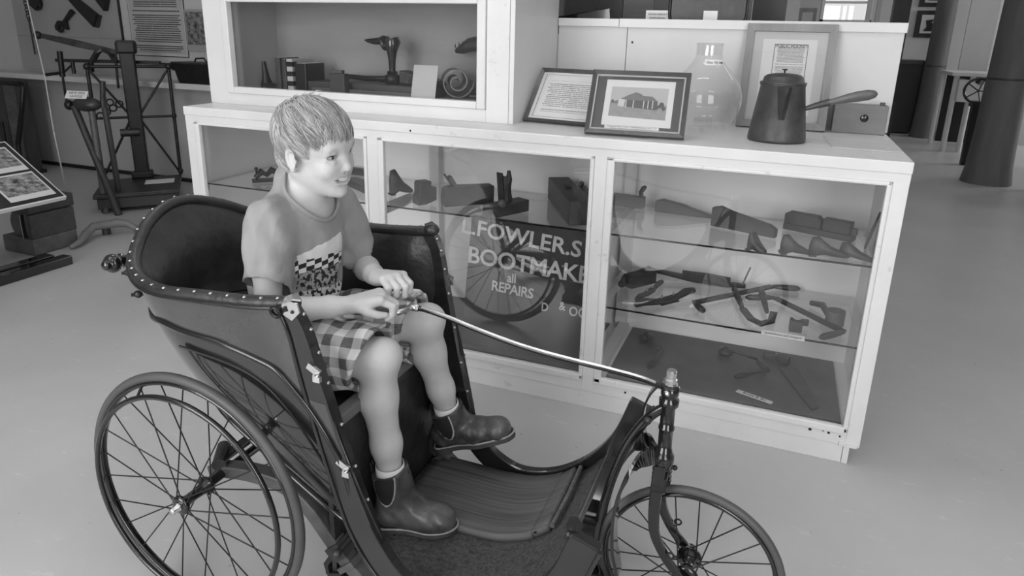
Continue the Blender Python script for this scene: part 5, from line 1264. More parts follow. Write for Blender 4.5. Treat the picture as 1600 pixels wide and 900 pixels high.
# ---- lower shelf, right bay
t = plane_tool('chunky wooden plough plane at the left end of the lower shelf', (-0.825, 0.233, 0.393), (-0.743, 0.339, 0.393), .05, .06, None, False, [(0, .1), (.12, 0), (1, .05), (1, 1), (.55, .82), (.1, .8), (0, .6)])
obj('roller', MB().cyl(Vector((-0.830, 0.226, 0.420))-Vector((.0, .03, 0)), Vector((-0.830, 0.226, 0.420))+Vector((.0, .03, 0)), .014, 12), 'tool_wood', t)
def spokeshave(label, A, B, wd, ht, group, bow=.0):
    A_, x, y, L_ = axes(A, B); t = thing('spokeshave', label, 'spokeshave', tuple((A_+Vector(B))/2), group); up = Vector((0, 0, 1))
    pts = [A_+x*(s*L_)+up*(h*ht+.003)+y*(b*bow) for s, h, b in ((0, .5, 1), (.14, .6, .8), (.3, .35, .3), (.42, .3, 0), (.58, .3, 0), (.7, .35, .3), (.86, .6, .8), (1, .5, 1))]
    obj('wooden_body', MB().tube(pts, [(wd*.35, ht*.35), (wd*.5, ht*.45), (wd*.36, ht*.38), (wd*.6, ht*.34), (wd*.6, ht*.34), (wd*.36, ht*.38), (wd*.5, ht*.45), (wd*.35, ht*.35)], 10, flat=tuple(y)), 'tool_wood', t)
    obj('blade', MB().box(A_+x*(.5*L_)+up*.004-y*wd*.3, (L_*.3, wd*.5, .003), m=frame4((0, 0, 0), x, y).to_3x3()), 'steel', t)
    for s in (.4, .6): obj('screw', MB().cyl(A_+x*(s*L_)+up*.005, A_+x*(s*L_)+up*(ht+.006), .003, 8), 'steel', t)
    return t
GS = 'spokeshaves laid out on the lower shelf'
spokeshave('small slim dark spokeshave beside the plough plane', (-0.754, 0.099, 0.393), (-0.701, 0.320, 0.393), .022, .024, GS)
spokeshave('large winged spokeshave lying left of centre on the lower shelf', (-0.737, 0.037, 0.393), (-0.571, 0.264, 0.393), .034, .03, GS, .01)
sq = thing('try_square', 'long dark stepped square with a thin upright arm at the back of the lower shelf', 'square', (-0.553, 0.389, 0.393))
block('stock', (-0.739, 0.396, 0.393), (-0.460, 0.409, 0.393), .02, .03, 'tool_wood', sq, 0, .001, [(0, .75), (0, 1.15), (.36, .9), (.36, 1.4), (.70, 1.4), (1, 1.2), (1, 0), (.5, .1)])
block('blade', (-0.488, 0.404, 0.393), (-0.405, 0.420, 0.393), .012, .02, 'tool_steel', sq)
obj('arm', MB().strap([Vector((-0.416, 0.437, 0.393))+Vector((0, 0, .01)), Vector((-0.408, 0.456, 0.393))+Vector((.012, 0, .075))], (1, 0, 0), .005, .003), 'tool_steel', sq)
def drawknife(label, L0, L1, R0, R1, group='drawknives laid out on the lower shelf'):
    """blade L0-R0, handles L0-L1 and R0-R1, all on the shelf"""
    L0, L1, R0, R1 = map(Vector, (L0, L1, R0, R1)); u = Vector((0, 0, .012)); t = thing('drawknife', label, 'drawknife', tuple((L0+R0)/2), group)
    obj('blade', MB().strap([L0+u, L0.lerp(R0, .5)+u, R0+u], (0, -.35, 1), .0115, .002), 'tool_steel', t)
    for a, b in ((L0, L1), (R0, R1)):
        d = b-a; obj('handle', MB().tube([a+u, a+d*.2+u, a+d*.55+u, a+d*.88+u, b+u], [.006, .009, .0115, .0105, .004], 12), 'tool_wood', t)
    return t
drawknife('long drawknife with a fat right handle behind the curved scorp', (-0.563, 0.161, 0.393), (-0.520, 0.093, 0.393), (-0.311, 0.456, 0.393), (-0.212, 0.472, 0.393))
drawknife('long thin drawknife slanting to the front edge of the lower shelf', (-0.299, 0.334, 0.393), (-0.398, 0.295, 0.393), (-0.086, 0.108, 0.393), (-0.161, 0.028, 0.393))
sc2 = thing('scorp', 'curved two-handled scorp with a bowed blade in the middle of the lower shelf', 'scraper', (-0.355, 0.120, 0.393))
u = Vector((0, 0, .014)); b0, b1, b2, b3, b4 = (Vector(q)+u for q in ((-0.400, 0.172, 0.393), (-0.370, 0.090, 0.393), (-0.337, 0.060, 0.393), (-0.306, 0.096, 0.393), (-0.300, 0.181, 0.393)))
obj('bowed_blade', MB().strap([b0, b1, b2, b3, b4], (0, -.3, 1), .012, .003), 'tool_steel', sc2)
for a, b in ((b0, Vector((-0.443, 0.366, 0.393))+u), (b4.lerp(b3, .3)+Vector((-.02, .02, 0)), Vector((-0.350, 0.394, 0.393))+u*1.5)):
    obj('handle', MB().tube([a, a.lerp(b, .3), a.lerp(b, .65), a.lerp(b, .92), b], [.007, .010, .012, .011, .005], 12), 'tool_wood', sc2)
ml = thing('mallet', 'small round-headed wooden mallet at the right of the lower shelf', 'mallet', (-0.114, 0.230, 0.393))
hc_ = Vector((-0.110, 0.191, 0.393)); obj('head', MB().cyl(hc_+Vector((0, 0, .001)), hc_+Vector((0, 0, .05)), .030, 20), 'tool_wood_mid', ml, bevel=.003)
obj('handle', MB().tube([hc_+Vector((-.02, .01, .025)), Vector((-0.143, 0.302, 0.393))+Vector((0, 0, .022)), Vector((-0.179, 0.330, 0.393))+Vector((0, 0, .014))], [.010, .011, .009], 10), 'tool_wood', ml)
bl_ = thing('bit_block', 'little dark notched block beside the mallet on the lower shelf', 'block', (-0.227, 0.099, 0.393))
block('block_body', (-0.251, 0.077, 0.393), (-0.212, 0.078, 0.393), .03, .042, 'tool_wood', bl_, 0, .002, [(0, 0), (1, 0), (1, .9), (.5, .8), (.1, 1), (0, .9)])
block('lug', (-0.216, 0.115, 0.393), (-0.192, 0.120, 0.393), .012, .022, 'tool_wood', bl_, .008)
def tag_label(name, label, C, xdir, up, wd, ht, text, size, tone='paper'):
    t = thing(name, label, 'label', tuple(C)); m_ = frame4(C, xdir, up); obj('card', MB().prism([(-wd/2, -ht/2), (wd/2, -ht/2), (wd/2, ht/2), (-wd/2, ht/2)], m_, .0012), tone, t)
    n = (m_.to_3x3() @ Vector((0, 0, 1))); obj('lettering', text_mb(text, size, frame4(Vector(C)+n*.0012, xdir, up), .0002), 'black_card', t); return t
tag_label('shelf_label', 'narrow clear label with small lettering on the lower shelf edge', Vector((-0.268, 0.019, 0.394))+Vector((0, .002, .001)), (1, 0, 0), (0, .5, .8), .13, .016, 'Spokeshaves and scrapers', .0105, 'mount_grey')
# ---- bottom of the right bay
def brace(label, knob, crank0, crank1, chuck, group):
    K, a, b, c = map(Vector, (knob, crank0, crank1, chuck)); z = Vector((0, 0, .018)); t = thing('hand_brace', label, 'brace', tuple(K), group)
    obj('head_knob', MB().lathe([(0, 0), (.020, .002), (.030, .012), (.028, .022), (.012, .028), (.008, .036)], K+Vector((0, 0, .002)), (0, 0, 1), 20), 'tool_wood', t)
    k2 = K+z*1.8; obj('crank', MB().tube([k2, K.lerp(a, .3)+z*1.5, a+z*1.3, a+z, b+z, c+z], .0055, 8), 'tool_steel', t)
    obj('grip', MB().tube([a.lerp(b, .1)+z, a.lerp(b, .5)+z, a.lerp(b, .9)+z], [.009, .0125, .009], 12), 'tool_wood', t)
    obj('chuck', MB().tube([c+z, c+(c-b).normalized()*.03+z, c+(c-b).normalized()*.05+z*.9], [.010, .012, .006], 12), 'tool_steel', t); return t
GB = 'braces lying on the cabinet floor'
brace('hand brace with a round head lying in the middle of the cabinet floor', (-0.446, 0.382, 0.125), (-0.329, 0.347, 0.125), (-0.287, 0.279, 0.125), (-0.359, 0.215, 0.125), GB)
brace('hand brace half hidden behind the steering head, at the left of the cabinet floor', (-0.754, 0.388, 0.125), (-0.716, 0.304, 0.125), (-0.675, 0.298, 0.125), (-0.688, 0.177, 0.125), GB)
sw = thing('hand_saw', 'dark tapering hand saw lying at the right of the cabinet floor', 'saw', (-0.200, 0.245, 0.125))
a, b, c = Vector((-0.240, 0.376, 0.125)), Vector((-0.125, 0.090, 0.125)), Vector((-0.213, 0.410, 0.125)); y_ = (c-a); 
p1, p2, p3, p4 = Vector((-0.253, 0.359, 0.125)), Vector((-0.199, 0.428, 0.125)), Vector((-0.121, 0.100, 0.125)), Vector((-0.145, 0.068, 0.125)); h_ = Vector((0, 0, .003))
obj('blade', MB().add([p1+h_, p2+h_, p3+h_, p4+h_, p1+h_*2, p2+h_*2, p3+h_*2, p4+h_*2], [(3, 2, 1, 0), (4, 5, 6, 7), (0, 1, 5, 4), (1, 2, 6, 5), (2, 3, 7, 6), (3, 0, 4, 7)], False), 'tool_steel', sw)
obj('handle', MB().strap([Vector((-0.309, 0.414, 0.125))+Vector((0, 0, .014)), Vector((-0.263, 0.422, 0.125))+Vector((0, 0, .014)), Vector((-0.217, 0.403, 0.125))+Vector((0, 0, .014))], (0, 0, 1), .012, .011), 'tool_wood', sw, bevel=.003)
obj('rivet', MB().lathe([(0, 0), (.005, 0), (.004, .002), (0, .003)], Vector((-0.263, 0.422, 0.125))+Vector((0, 0, .025)), (0, 0, 1), 10), 'steel', sw)
A, B = Vector((-0.383, 0.108, 0.126)), Vector((-0.269, 0.069, 0.126)); tag_label('tool_label', 'white printed strip naming the brace and bit on the cabinet floor', (A+B)/2+Vector((0, 0, .0012)), B-A, Vector((0, 0, 1)).cross(B-A), (B-A).length*1.02, .021, 'Brace & Bit', .0175)
# ---- upper shelf, middle bay
shoe_last('tall dark boot last standing at the left of the middle bay', (-1.796, 0.180, 0.657), (-1.736, 0.262, 0.657), .105, .05, 'boot lasts on the middle shelf')
t = thing('wooden_block', 'dark upright notched wooden block beside the tall boot last', 'block', (-1.607, 0.118, 0.657))
block('block_body', (-1.626, 0.086, 0.657), (-1.582, 0.154, 0.657), .05, .09, 'tool_wood', t, 0, .003, [(0, 0), (.45, .0), (1, .15), (1, .72), (.72, .74), (.72, 1), (.15, 1), (.1, .9), (.1, .5), (0, .4)])
plane_tool('dark jack plane with a tilted wedge, middle bay upper shelf', (-1.523, 0.115, 0.657), (-1.380, 0.256, 0.657), .055, .075, (.35, .085, -.55), False, [(0, 0), (1, 0), (1, .95), (.1, 1), (.02, .9), (0, .5)])
t = plane_tool('smoothing plane with a carved upright horn in the middle bay', (-1.301, 0.035, 0.657), (-1.224, 0.198, 0.657), .06, .045, (.45, .12, -.1), False)
obj('carved_horn', MB().tube([Vector((-1.273, 0.152, 0.657))+Vector(q) for q in ((0, 0, .04), (-.012, 0, .07), (-.006, 0, .10), (.006, 0, .125), (.004, 0, .155))], [.022, .026, .020, .012, .006], 12), 'tool_wood', t)
obj('knob', MB().ball(Vector((-1.260, 0.075, 0.657))+Vector((0, -.01, .05)), .016), 'tool_wood_mid', t)
lp_ = thing('jointer_plane', 'long heavy jointer plane pointing out at the glass, middle bay', 'plane', (-1.007, 0.083, 0.657))
A, B = Vector((-1.165, .44, .657)), Vector((-.965, .075, .657)); block('stock', A, B, .085, .088, 'tool_wood', lp_, 0, .004)
obj('mouth_line', MB().box(A.lerp(B, .45)+Vector((0, 0, .0895)), (.05, .02, .003), rz=-1.07), 'black_plain', lp_)
for q, lab in (((-1.088, 0.379, 0.657), 'small dark clamp standing behind the jointer plane'), ((-1.013, 0.370, 0.657), 'small dark bracketed tool beside the middle post')):
    t = thing('small_clamp', lab, 'clamp', tuple(Vector(q)+Vector((0, .09, 0)))); q = Vector(q)+Vector((0, .09, 0))
    obj('jaw', MB().prism([(-.035, 0), (.03, 0), (.03, .055), (.012, .055), (.012, .035), (-.02, .035), (-.02, .05), (-.035, .05)], frame4(q+Vector((0, 0, .001)), (1, -.3, 0), (0, 0, 1)), .025), 'tool_wood', t, bevel=.002); obj('screw', MB().cyl(q+Vector((-.02, 0, .042)), q+Vector((.012, 0, .06)), .006, 8).ball(q+Vector((.012, 0, .064)), .011), 'tool_wood', t)
# ---- upper shelf, left bay
t = thing('small_plane', 'small ornate iron plane on the left shelf behind the boy', 'plane', (-2.381, 0.153, 0.657))
block('sole_plate', (-2.442, 0.121, 0.657), (-2.344, 0.217, 0.657), .045, .012, 'black_iron', t); A_, x_, y_, L_ = axes((-2.442, 0.121, 0.657), (-2.344, 0.217, 0.657))
obj('scroll_body', MB().tube([A_+x_*(s*L_)+Vector((0, 0, h)) for s, h in ((.1, .02), (.3, .045), (.45, .03), (.6, .05), (.8, .035), (.98, .045))], [.010, .016, .012, .015, .012, .008], 10), 'black_iron', t); obj('thumb_screw', MB().cyl(A_+x_*(.15*L_)+Vector((0, 0, .012)), A_+x_*(.15*L_)+Vector((0, 0, .055)), .004, 8).ball(A_+x_*(.15*L_)+Vector((0, 0, .058)), .008), 'black_iron', t)
plane_tool('long dark plane lying beside the left post, behind the boy’s face'.replace('’', ''), (-2.051, 0.280, 0.657), (-1.834, 0.148, 0.657), .06, .03, None, False, None)
plane_tool('slim dark plane at the back of the left shelf', (-2.226, 0.471, 0.657), (-2.049, 0.465, 0.657), .03, .03, None, False, None)
# ---- bootmaker's sign
mat('sign_board', .055, .5, noise=.35, nscale=4, dirt=.0); mat('sign_white', .62, .55, noise=.12, nscale=30)
sg = thing('shop_sign', 'dark painted board lettered for a bootmaker standing in the middle bay', 'sign', (-1.15, .10, .125))
SY0, SY1 = .075, .125
def sgp(u, v): return Vector((u, SY0+(SY1-SY0)*v/.5, .126+v))                 # leaning slightly back
brd = MB(); cs_ = [sgp(-1.425, 0), sgp(-.885, 0), sgp(-.885, .50), sgp(-1.405, .505)]
brd.add(cs_+[p+Vector((0, .012, 0)) for p in cs_], [(0, 1, 2, 3), (7, 6, 5, 4), (4, 5, 1, 0), (5, 6, 2, 1), (6, 7, 3, 2), (7, 4, 0, 3)], False); obj('board', brd, 'sign_board', sg)
def sgt(body, size, C, space=1.0, dx=(1, 0, 0), xs=.84): obj('lettering', text_mb(body, size, frame4(C+Vector((0, -.002, 0)), dx, (0, .1, 1)) @ Matrix.Diagonal((xs, 1, 1, 1)), .0008, space, 'LEFT', size*.018), 'sign_white', sg)
sgt('L.FOWLER.S', .083, Vector((-1.446, 0.120, 0.589)), 1.0, (1, 0, -.075), 1.09); sgt('BOOTMAKER', .090, Vector((-1.412, 0.105, 0.479)), .95, (1, 0, -.03), 1.03); sgt('all', .05, Vector((-1.243, 0.095, 0.415))); sgt('REPAIRS', .054, Vector((-1.307, 0.095, 0.374)), .95, (1, 0, -.05), .92); sgt('D', .045, Vector((-1.101, 0.085, 0.326))); sgt('&', .045, Vector((-1.032, 0.085, 0.341))); sgt('OO', .05, Vector((-0.994, 0.085, 0.327)))

# ================================================================ upper case contents
UZ = 1.041
wd_ = thing('rough_timber', 'rough dark wooden plank lying along the upper case floor', 'plank', (-1.9, .34, UZ))
obj('plank', MB().cbox(-2.235, -1.645, .27, .40, UZ+.0005, UZ+.045, .004), 'tool_wood', wd_); obj('cleat', MB().cbox(-2.2, -1.7, .245, .269, UZ+.0005, UZ+.022, .003), 'tool_wood_mid', wd_)
ls = thing('cobbler_last', 'iron cobbler last with a pointed boot toe on a stand in the upper case', 'shoe last', (-1.87, .36, UZ+.046))
c = Vector((-1.868, .345, UZ+.0462))
obj('stand_block', MB().lathe([(0, 0), (.030, 0), (.030, .034), (.022, .036), (.022, .05), (0, .05)], c, (0, 0, 1), 16), 'black_iron', ls)
obj('stem', MB().tube([c+Vector(q) for q in ((0, 0, .05), (0, 0, .09), (0, 0, .13), (.004, 0, .165), (0, 0, .175))], [.013, .015, .022, .034, .030], 14), 'black_enamel', ls)
obj('toe', MB().tube([c+Vector(q) for q in ((-.015, 0, .172), (-.045, 0, .168), (-.085, 0, .166), (-.115, 0, .168), (-.128, 0, .170))], [(.016, .018), (.015, .017), (.012, .014), (.007, .008), (.002, .002)], 12), 'black_enamel', ls)
obj('strap', MB().torus(c+Vector((-.032, 0, .160)), .026, .006, (1, 0, .35), 24, 8, .009), 'black_enamel', ls)
for i, (px_, hh, ww, mt, lab) in enumerate(((-2.475, .115, .024, 'black_iron', 'black tapering awl-like iron standing at the left of the upper case'), )):
    t = thing('iron_wedge', lab, 'tool', (px_, .30, UZ)); obj('taper', MB().tube([(px_, .30, UZ+.001), (px_-.004, .30, UZ+.05), (px_-.010, .30, UZ+hh)], [.030, .016, .009], 12), mt, t); obj('base', MB().box((px_+.035, .30, UZ+.013), (.08, .05, .024)), mt, t)
GBK = 'leather-bound books standing in the upper case'
for i, (x_, w_, h_, mt, lab) in enumerate(((-2.388, .026, .135, 'tool_wood', 'thick dark book, leftmost of the standing books'), (-2.355, .020, .13, 'case_leather', 'thin dark book, second of the standing books'), (-2.325, .030, .13, 'mount_grey', 'pale banded book, third of the standing books'), (-2.27, .055, .115, 'black_iron', 'wide black book at the right of the standing books'))):
    t = thing('book', lab, 'book', (x_, .34, UZ), GBK); obj('cover', MB().cbox(x_-w_/2, x_+w_/2, .27, .40, UZ+.0005, UZ+h_, .003), mt, t); obj('pages', MB().bx(x_-w_/2+.003, x_+w_/2-.003, .275, .402, UZ+.004, UZ+h_+.0005), 'paper', t)
    if i == 2:
        for k in range(3): obj('spine_band', MB().bx(x_-w_/2-.0008, x_+w_/2+.0008, .268, .30, UZ+.02+k*.04, UZ+.04+k*.04), 'black_iron', t)
hb_ = thing('wooden_hammer_block', 'dark square wooden block standing at the front of the upper case', 'block', (-2.05, .235, UZ)); obj('block_body', MB().cbox(-2.085, -2.015, .215, .25, UZ+.0005, UZ+.085, .003), 'tool_wood', hb_); obj('wedge_top', MB().cbox(-2.075, -2.03, .222, .244, UZ+.0855, UZ+.098, .003), 'tool_wood_mid', hb_)
nb_ = thing('pincers', 'dark iron pincers lying behind the plank in the upper case', 'pincers', (-2.03, .44, UZ))
obj('arm', MB().tube([(-2.14, .43, UZ+.06), (-2.05, .43, UZ+.055), (-1.96, .43, UZ+.058), (-1.92, .44, UZ+.07)], [.010, .012, .012, .008], 10), 'black_iron', nb_); obj('jaw', MB().tube([(-2.14, .43, UZ+.06), (-2.17, .44, UZ+.04), (-2.18, .44, UZ+.008)], [.012, .012, .007], 10), 'black_iron', nb_); obj('arm', MB().tube([(-2.1, .45, UZ+.008), (-2.0, .45, UZ+.03), (-1.93, .45, UZ+.075)], [.008, .010, .007], 10), 'black_iron', nb_)
lw_ = thing('leather_wedge', 'dark wedge of leather lying right of the cobbler last', 'leather', (-1.72, .38, UZ+.046)); obj('wedge_body', MB().prism([(0, 0), (.19, 0), (.17, .02), (.08, .04), (.0, .055)], frame4((-1.835, .375, UZ+.0462), (1, 0, 0), (0, 0, 1)), .07), 'old_leather', lw_, bevel=.004)
tag_label('reflection_card', 'pale card standing in for a reflection in the upper case window', Vector((-1.655, .225, UZ+.068)), (1, 0, 0), (0, .25, 1), .105, .13, ' ', .01, 'mount_grey')  # pale card put in to imitate a bright reflection on the pane
rl = thing('leather_roll', 'roll of pale leather lying at the right end of the upper case', 'leather', (-1.47, .33, UZ))
sp_ = [(-.0+(.012+.0042*a)*math.cos(a), .057+(.012+.0042*a)*math.sin(a)) for a in np.linspace(0, 4*PI, 40)]
mat('pale_leather', .2, .55, noise=.3, nscale=20, bump=.15, bscale=40)
m_ = frame4(((-1.578, 0.340, 1.128)[0], .34, UZ+.014), Vector((.85, .5, 0)), (0, 0, 1)); rm = MB(); rm.strap([m_ @ Vector((a, b, 0)) for a, b in sp_], [tuple(m_.to_3x3() @ Vector((math.cos(a), math.sin(a), 0))) for a in np.linspace(0, 4*PI, 40)], .075, .002); obj('rolled_hide', rm, 'pale_leather', rl)
obj('loose_flap', MB().strap([m_ @ Vector((.05, .004, 0)), m_ @ Vector((.10, .0, 0)), m_ @ Vector((.15, .004, 0))], (0, 0, 1), .072, .002), 'pale_leather', rl)
obj('base_board', MB().cbox(-1.585, -1.36, .25, .45, UZ+.0005, UZ+.012, .002), 'tool_wood', rl)
tb_ = thing('toothed_tool', 'dark toothed leather tool fixed high at the right of the upper case', 'tool', (-1.556, 0.430, 1.225))
q0, q1, q2, q3 = (Vector(q) for q in ((-1.508, 0.430, 1.256), (-1.556, 0.430, 1.250), (-1.593, 0.430, 1.231), (-1.621, 0.430, 1.223)))
obj('curved_body', MB().tube([q0, q1, q2, q3], [.030, .028, .020, .008], 12), 'old_leather', tb_)
for k in range(8): p = q0.lerp(q3, k/7)+Vector((0, 0, .024-.010*k/7)); obj('tooth', MB().cyl(p, p+Vector((-.003, 0, .015)), .0035, 6, .001), 'black_iron', tb_)
obj('hook', MB().cyl(q1, q1+Vector((0, .07, .005)), .005, 8), 'black_iron', tb_)

# ================================================================ left background: wall displays, platform scale, reading stand
tbd = thing('hanging_board', 'grey display board on the wall hung with an old gun and tools', 'board', (-6.2, 2.2, .88))
obj('board', MB().bx(-6.87, -5.575, 2.195, 2.228, .885, 2.3), 'panel_grey', tbd); obj('board_seam', MB().bx(-6.87, -5.575, 2.1935, 2.195, 1.172, 1.176), 'wall_dado', tbd)
def on_board(name, label, cat, outline, th, mt, y=2.18):
    """flat-ish wooden or iron thing hung on the board, outline given in wall x-z"""
    cx = sum(p[0] for p in outline)/len(outline); t = thing(name, label, cat, (cx, y, min(p[1] for p in outline)))
    obj('silhouette' if False else 'body', MB().prism([(a, b) for a, b in outline], frame4((0, y-th/2+.01, 0), (1, 0, 0), (0, 0, 1)), th), mt, t, bevel=.006); obj('hanging_peg', MB().cyl((cx, y, sum(p[1] for p in outline)/len(outline)), (cx, 2.194, sum(p[1] for p in outline)/len(outline)), .006, 8), 'black_iron', t); return t
t = on_board('gun_stock', 'black wooden gun butt pointing down to the right on the grey board', 'gun', [(-6.090, 2.180, 1.482)[::2], (-6.038, 2.180, 1.513)[::2], (-5.784, 2.180, 1.361)[::2], (-5.834, 2.180, 1.263)[::2], (-5.989, 2.180, 1.390)[::2]], .05, 'black_plain')
obj('barrel', MB().cyl((-6.052, 2.170, 1.492), (-6.408, 2.170, 1.789), .022, 12), 'black_iron', t); obj('butt_plate', MB().strap([(-5.772, 2.170, 1.361), (-5.822, 2.170, 1.263)], (0, 1, 0), .004, .018), 'worn_iron', t)
t = on_board('gun_stock', 'dark gun butt cut off by the top of the picture', 'gun', [(-5.810, 2.180, 1.524)[::2], (-5.624, 2.180, 1.534)[::2], (-5.689, 2.180, 1.393)[::2]], .05, 'black_plain')
obj('barrel', MB().cyl((-5.768, 2.170, 1.523), (-5.949, 2.170, 1.784), .022, 12), 'black_iron', t)
t = on_board('iron_clamp_tool', 'black iron tool with a slotted handle hanging below the gun', 'tool', [(-6.107, 2.180, 1.409)[::2], (-6.075, 2.180, 1.378)[::2], (-6.185, 2.180, 1.304)[::2], (-6.177, 2.180, 1.235)[::2], (-6.251, 2.180, 1.255)[::2], (-6.321, 2.180, 1.227)[::2], (-6.327, 2.180, 1.269)[::2], (-6.285, 2.180, 1.313)[::2], (-6.223, 2.180, 1.308)[::2]], .03, 'black_iron')
obj('ring', MB().torus((-6.257, 2.160, 1.249), .03, .010, (0, 1, 0), 20, 8), 'black_iron', t)
t = on_board('iron_bracket', 'black iron bracket at the top left of the grey board', 'tool', [(-6.589, 2.180, 1.511)[::2], (-6.462, 2.180, 1.501)[::2], (-6.462, 2.180, 1.438)[::2], (-6.523, 2.180, 1.389)[::2], (-6.592, 2.180, 1.437)[::2]], .04, 'black_iron'); obj('ring', MB().torus((-6.485, 2.160, 1.426), .025, .008, (0, 1, 0), 18, 8), 'black_iron', t)
ch = thing('hanging_chain', 'thin iron chain with a rod hanging down the grey board', 'chain', (-6.649, 2.150, 1.045))
A, B = Vector((-6.630, 2.150, 1.530)), Vector((-6.620, 2.150, 1.318))
for k in range(9):
    c = A.lerp(B, k/8); obj('link', MB().torus(c, .016, .004, (1, 0, 0) if k % 2 else (0, 1, 0), 14, 6), 'black_iron', ch)
obj('rod', MB().tube([B, (-6.614, 2.150, 1.018)], .007, 8), 'black_iron', ch)
ib = thing('information_board', 'framed sheet of printed history text on the wall beside the gun board', 'board', (-5.2, 2.2, 1.0))
obj('backing', MB().bx(-5.56, -4.55, 2.20, 2.228, .995, 2.2), 'wall_paint', ib); print_mat('print_history', .40, .07, 62, .66, (.06, .01), 16)
def wall_quad(nm, a, b, c, d, y, mt, par): 
    xs0, xs1 = a, b; return obj(nm, MB().bx(a, b, y, y+.004, c, d), mt, par)
wall_quad('border', -5.475, -4.868, 1.045, 2.15, 2.196, 'black_card', ib); wall_quad('sheet', -5.468, -4.875, 1.052, 2.143, 2.194, 'mount_grey', ib)
sheet('history_text', (-5.17, 2.1925, 1.60), (1, 0, 0), (0, 0, 1), .57, 1.06, 'print_history', ib); obj('frame_edge', MB().bx(-5.575, -5.562, 2.185, 2.228, .985, 2.2).bx(-5.575, -4.55, 2.185, 2.228, .985, .997), 'black_card', ib)
photo_mat('photo_group', .02, .30, 6, .4)
ph_ = thing('wall_photograph', 'dark old photograph pinned beside the printed history sheet', 'photograph', (-4.76, 2.18, 1.13)); obj('print_paper', MB().bx(-4.86, -4.60, 2.185, 2.1955, 1.10, 1.42), 'panel_grey', ph_); sheet('image', (-4.73, 2.184, 1.275), (1, 0, 0), (0, 0, 1), .24, .25, 'photo_group', ph_)
# tin trunk on the ledge
tt = thing('tin_box', 'black tin box with a bail handle sitting on the wall ledge', 'box', (-4.62, 2.1, .86))
obj('body', MB().add([Vector(q) for q in ((-4.80, 2.0, .861), (-4.40, 2.0, .861), (-4.40, 2.16, .861), (-4.80, 2.16, .861), (-4.835, 1.985, 1.01), (-4.38, 1.985, 1.01), (-4.38, 2.17, 1.01), (-4.835, 2.17, 1.01))], [(3, 2, 1, 0), (4, 5, 6, 7), (0, 1, 5, 4), (1, 2, 6, 5), (2, 3, 7, 6), (3, 0, 4, 7)], False), 'black_iron', tt, bevel=.006)
obj('rim', MB().bx(-4.845, -4.37, 1.98, 2.175, 1.01, 1.022), 'worn_iron', tt); obj('handle', MB().tube([(-4.70, 2.08, 1.02), (-4.68, 2.08, 1.05), (-4.60, 2.08, 1.055), (-4.57, 2.08, 1.02)], .006, 8), 'black_iron', tt); obj('clasp', MB().ball((-4.84, 2.0, .99), .035, 10, 8, (.8, .4, 1)), 'worn_iron', tt)
# dark boarded screen at the far left
scn = thing('plank_screen', 'dark boarded wooden screen leaning under the wall ledge', 'screen', (-6.9, 1.95, 0))
for k in range(7): obj('board', MB().cbox(-7.55+k*.155, -7.55+k*.155+.150, 1.92, 1.945, .03, .80, .004), 'tool_wood_mid' if k % 2 else 'dark_wood', scn)
obj('sill', MB().bx(-7.56, -6.44, 1.91, 1.96, 0, .03), 'black_plain', scn)
cf = thing('iron_bed_frame', 'thin black iron frame standing before the boarded screen', 'frame', (-6.85, 1.8, 0)); obj('hoop', MB().tube([(-6.520, 1.800, 0.272), (-6.396, 1.800, 0.556), (-6.315, 1.800, 0.774), (-6.341, 1.800, 0.794), (-6.604, 1.800, 0.798), (-6.937, 1.800, 0.793)], .022, 8), 'black_iron', cf); obj('foot', MB().cyl((-6.520, 1.800, 0.272), tuple(Vector((-6.520, 1.800, 0.272)))[:2]+(0,), .02, 8), 'black_iron', cf); obj('bar', MB().cyl((-6.684, 1.800, 0.455), tuple(Vector((-6.684, 1.800, 0.455)))[:2]+(0,), .015, 8), 'black_iron', cf)
# platform scale
S0 = Vector((-4.99, 1.725, 0)); SR = Vector((.64, .77, 0)).normalized(); SF = Vector((.70, -.71, 0)).normalized(); UP = Vector((0, 0, 1))
def sp3(r, f, z): return S0+SR*r+SF*f+UP*z
ps = thing('platform_scale', 'old black iron platform weighing scale with a lattice frame by the wall', 'scale', tuple(S0))
m3 = Matrix((SR, SF, UP)).transposed()
obj('platform', MB().box(sp3(0, .28, .125), (.55, .57, .03), m=m3), 'worn_iron', ps, bevel=.005); obj('base_box', MB().box(sp3(0, .28, .068), (.51, .53, .075), m=m3), 'dark_wood', ps, bevel=.004)
for a in (-.23, .23):
    for b in (.05, .50): obj('castor', MB().cyl(sp3(a-.012, b, .026), sp3(a+.012, b, .026), .026, 14), 'black_iron', ps)
cl = obj('column', MB().box(sp3(0, 0, .62), (.10, .07, .98), m=m3), 'black_iron', ps, bevel=.01); obj('column_cap', MB().box(sp3(0, 0, 1.13), (.14, .09, .10), m=m3), 'black_iron', ps, bevel=.02)
obj('column_foot', MB().box(sp3(0, 0, .165), (.15, .11, .05), m=m3), 'black_iron', ps, bevel=.01)
for s in (-1, 1):
    obj('frame_rod', MB().cyl(sp3(s*.27, 0, .14), sp3(s*.27, 0, .99), .013, 8), 'black_iron', ps); obj('brace', MB().cyl(sp3(s*.27, 0, .15), sp3(s*.03, 0, .60), .009, 8), 'black_iron', ps); obj('brace', MB().cyl(sp3(s*.27, 0, .98), sp3(s*.03, 0, .62), .009, 8), 'black_iron', ps); obj('joint_knob', MB().ball(sp3(s*.27, 0, .99), .026), 'black_iron', ps); obj('joint_knob', MB().ball(sp3(s*.27, 0, .61), .02), 'black_iron', ps); obj('joint_knob', MB().ball(sp3(s*.27, 0, .17), .022), 'black_iron', ps)
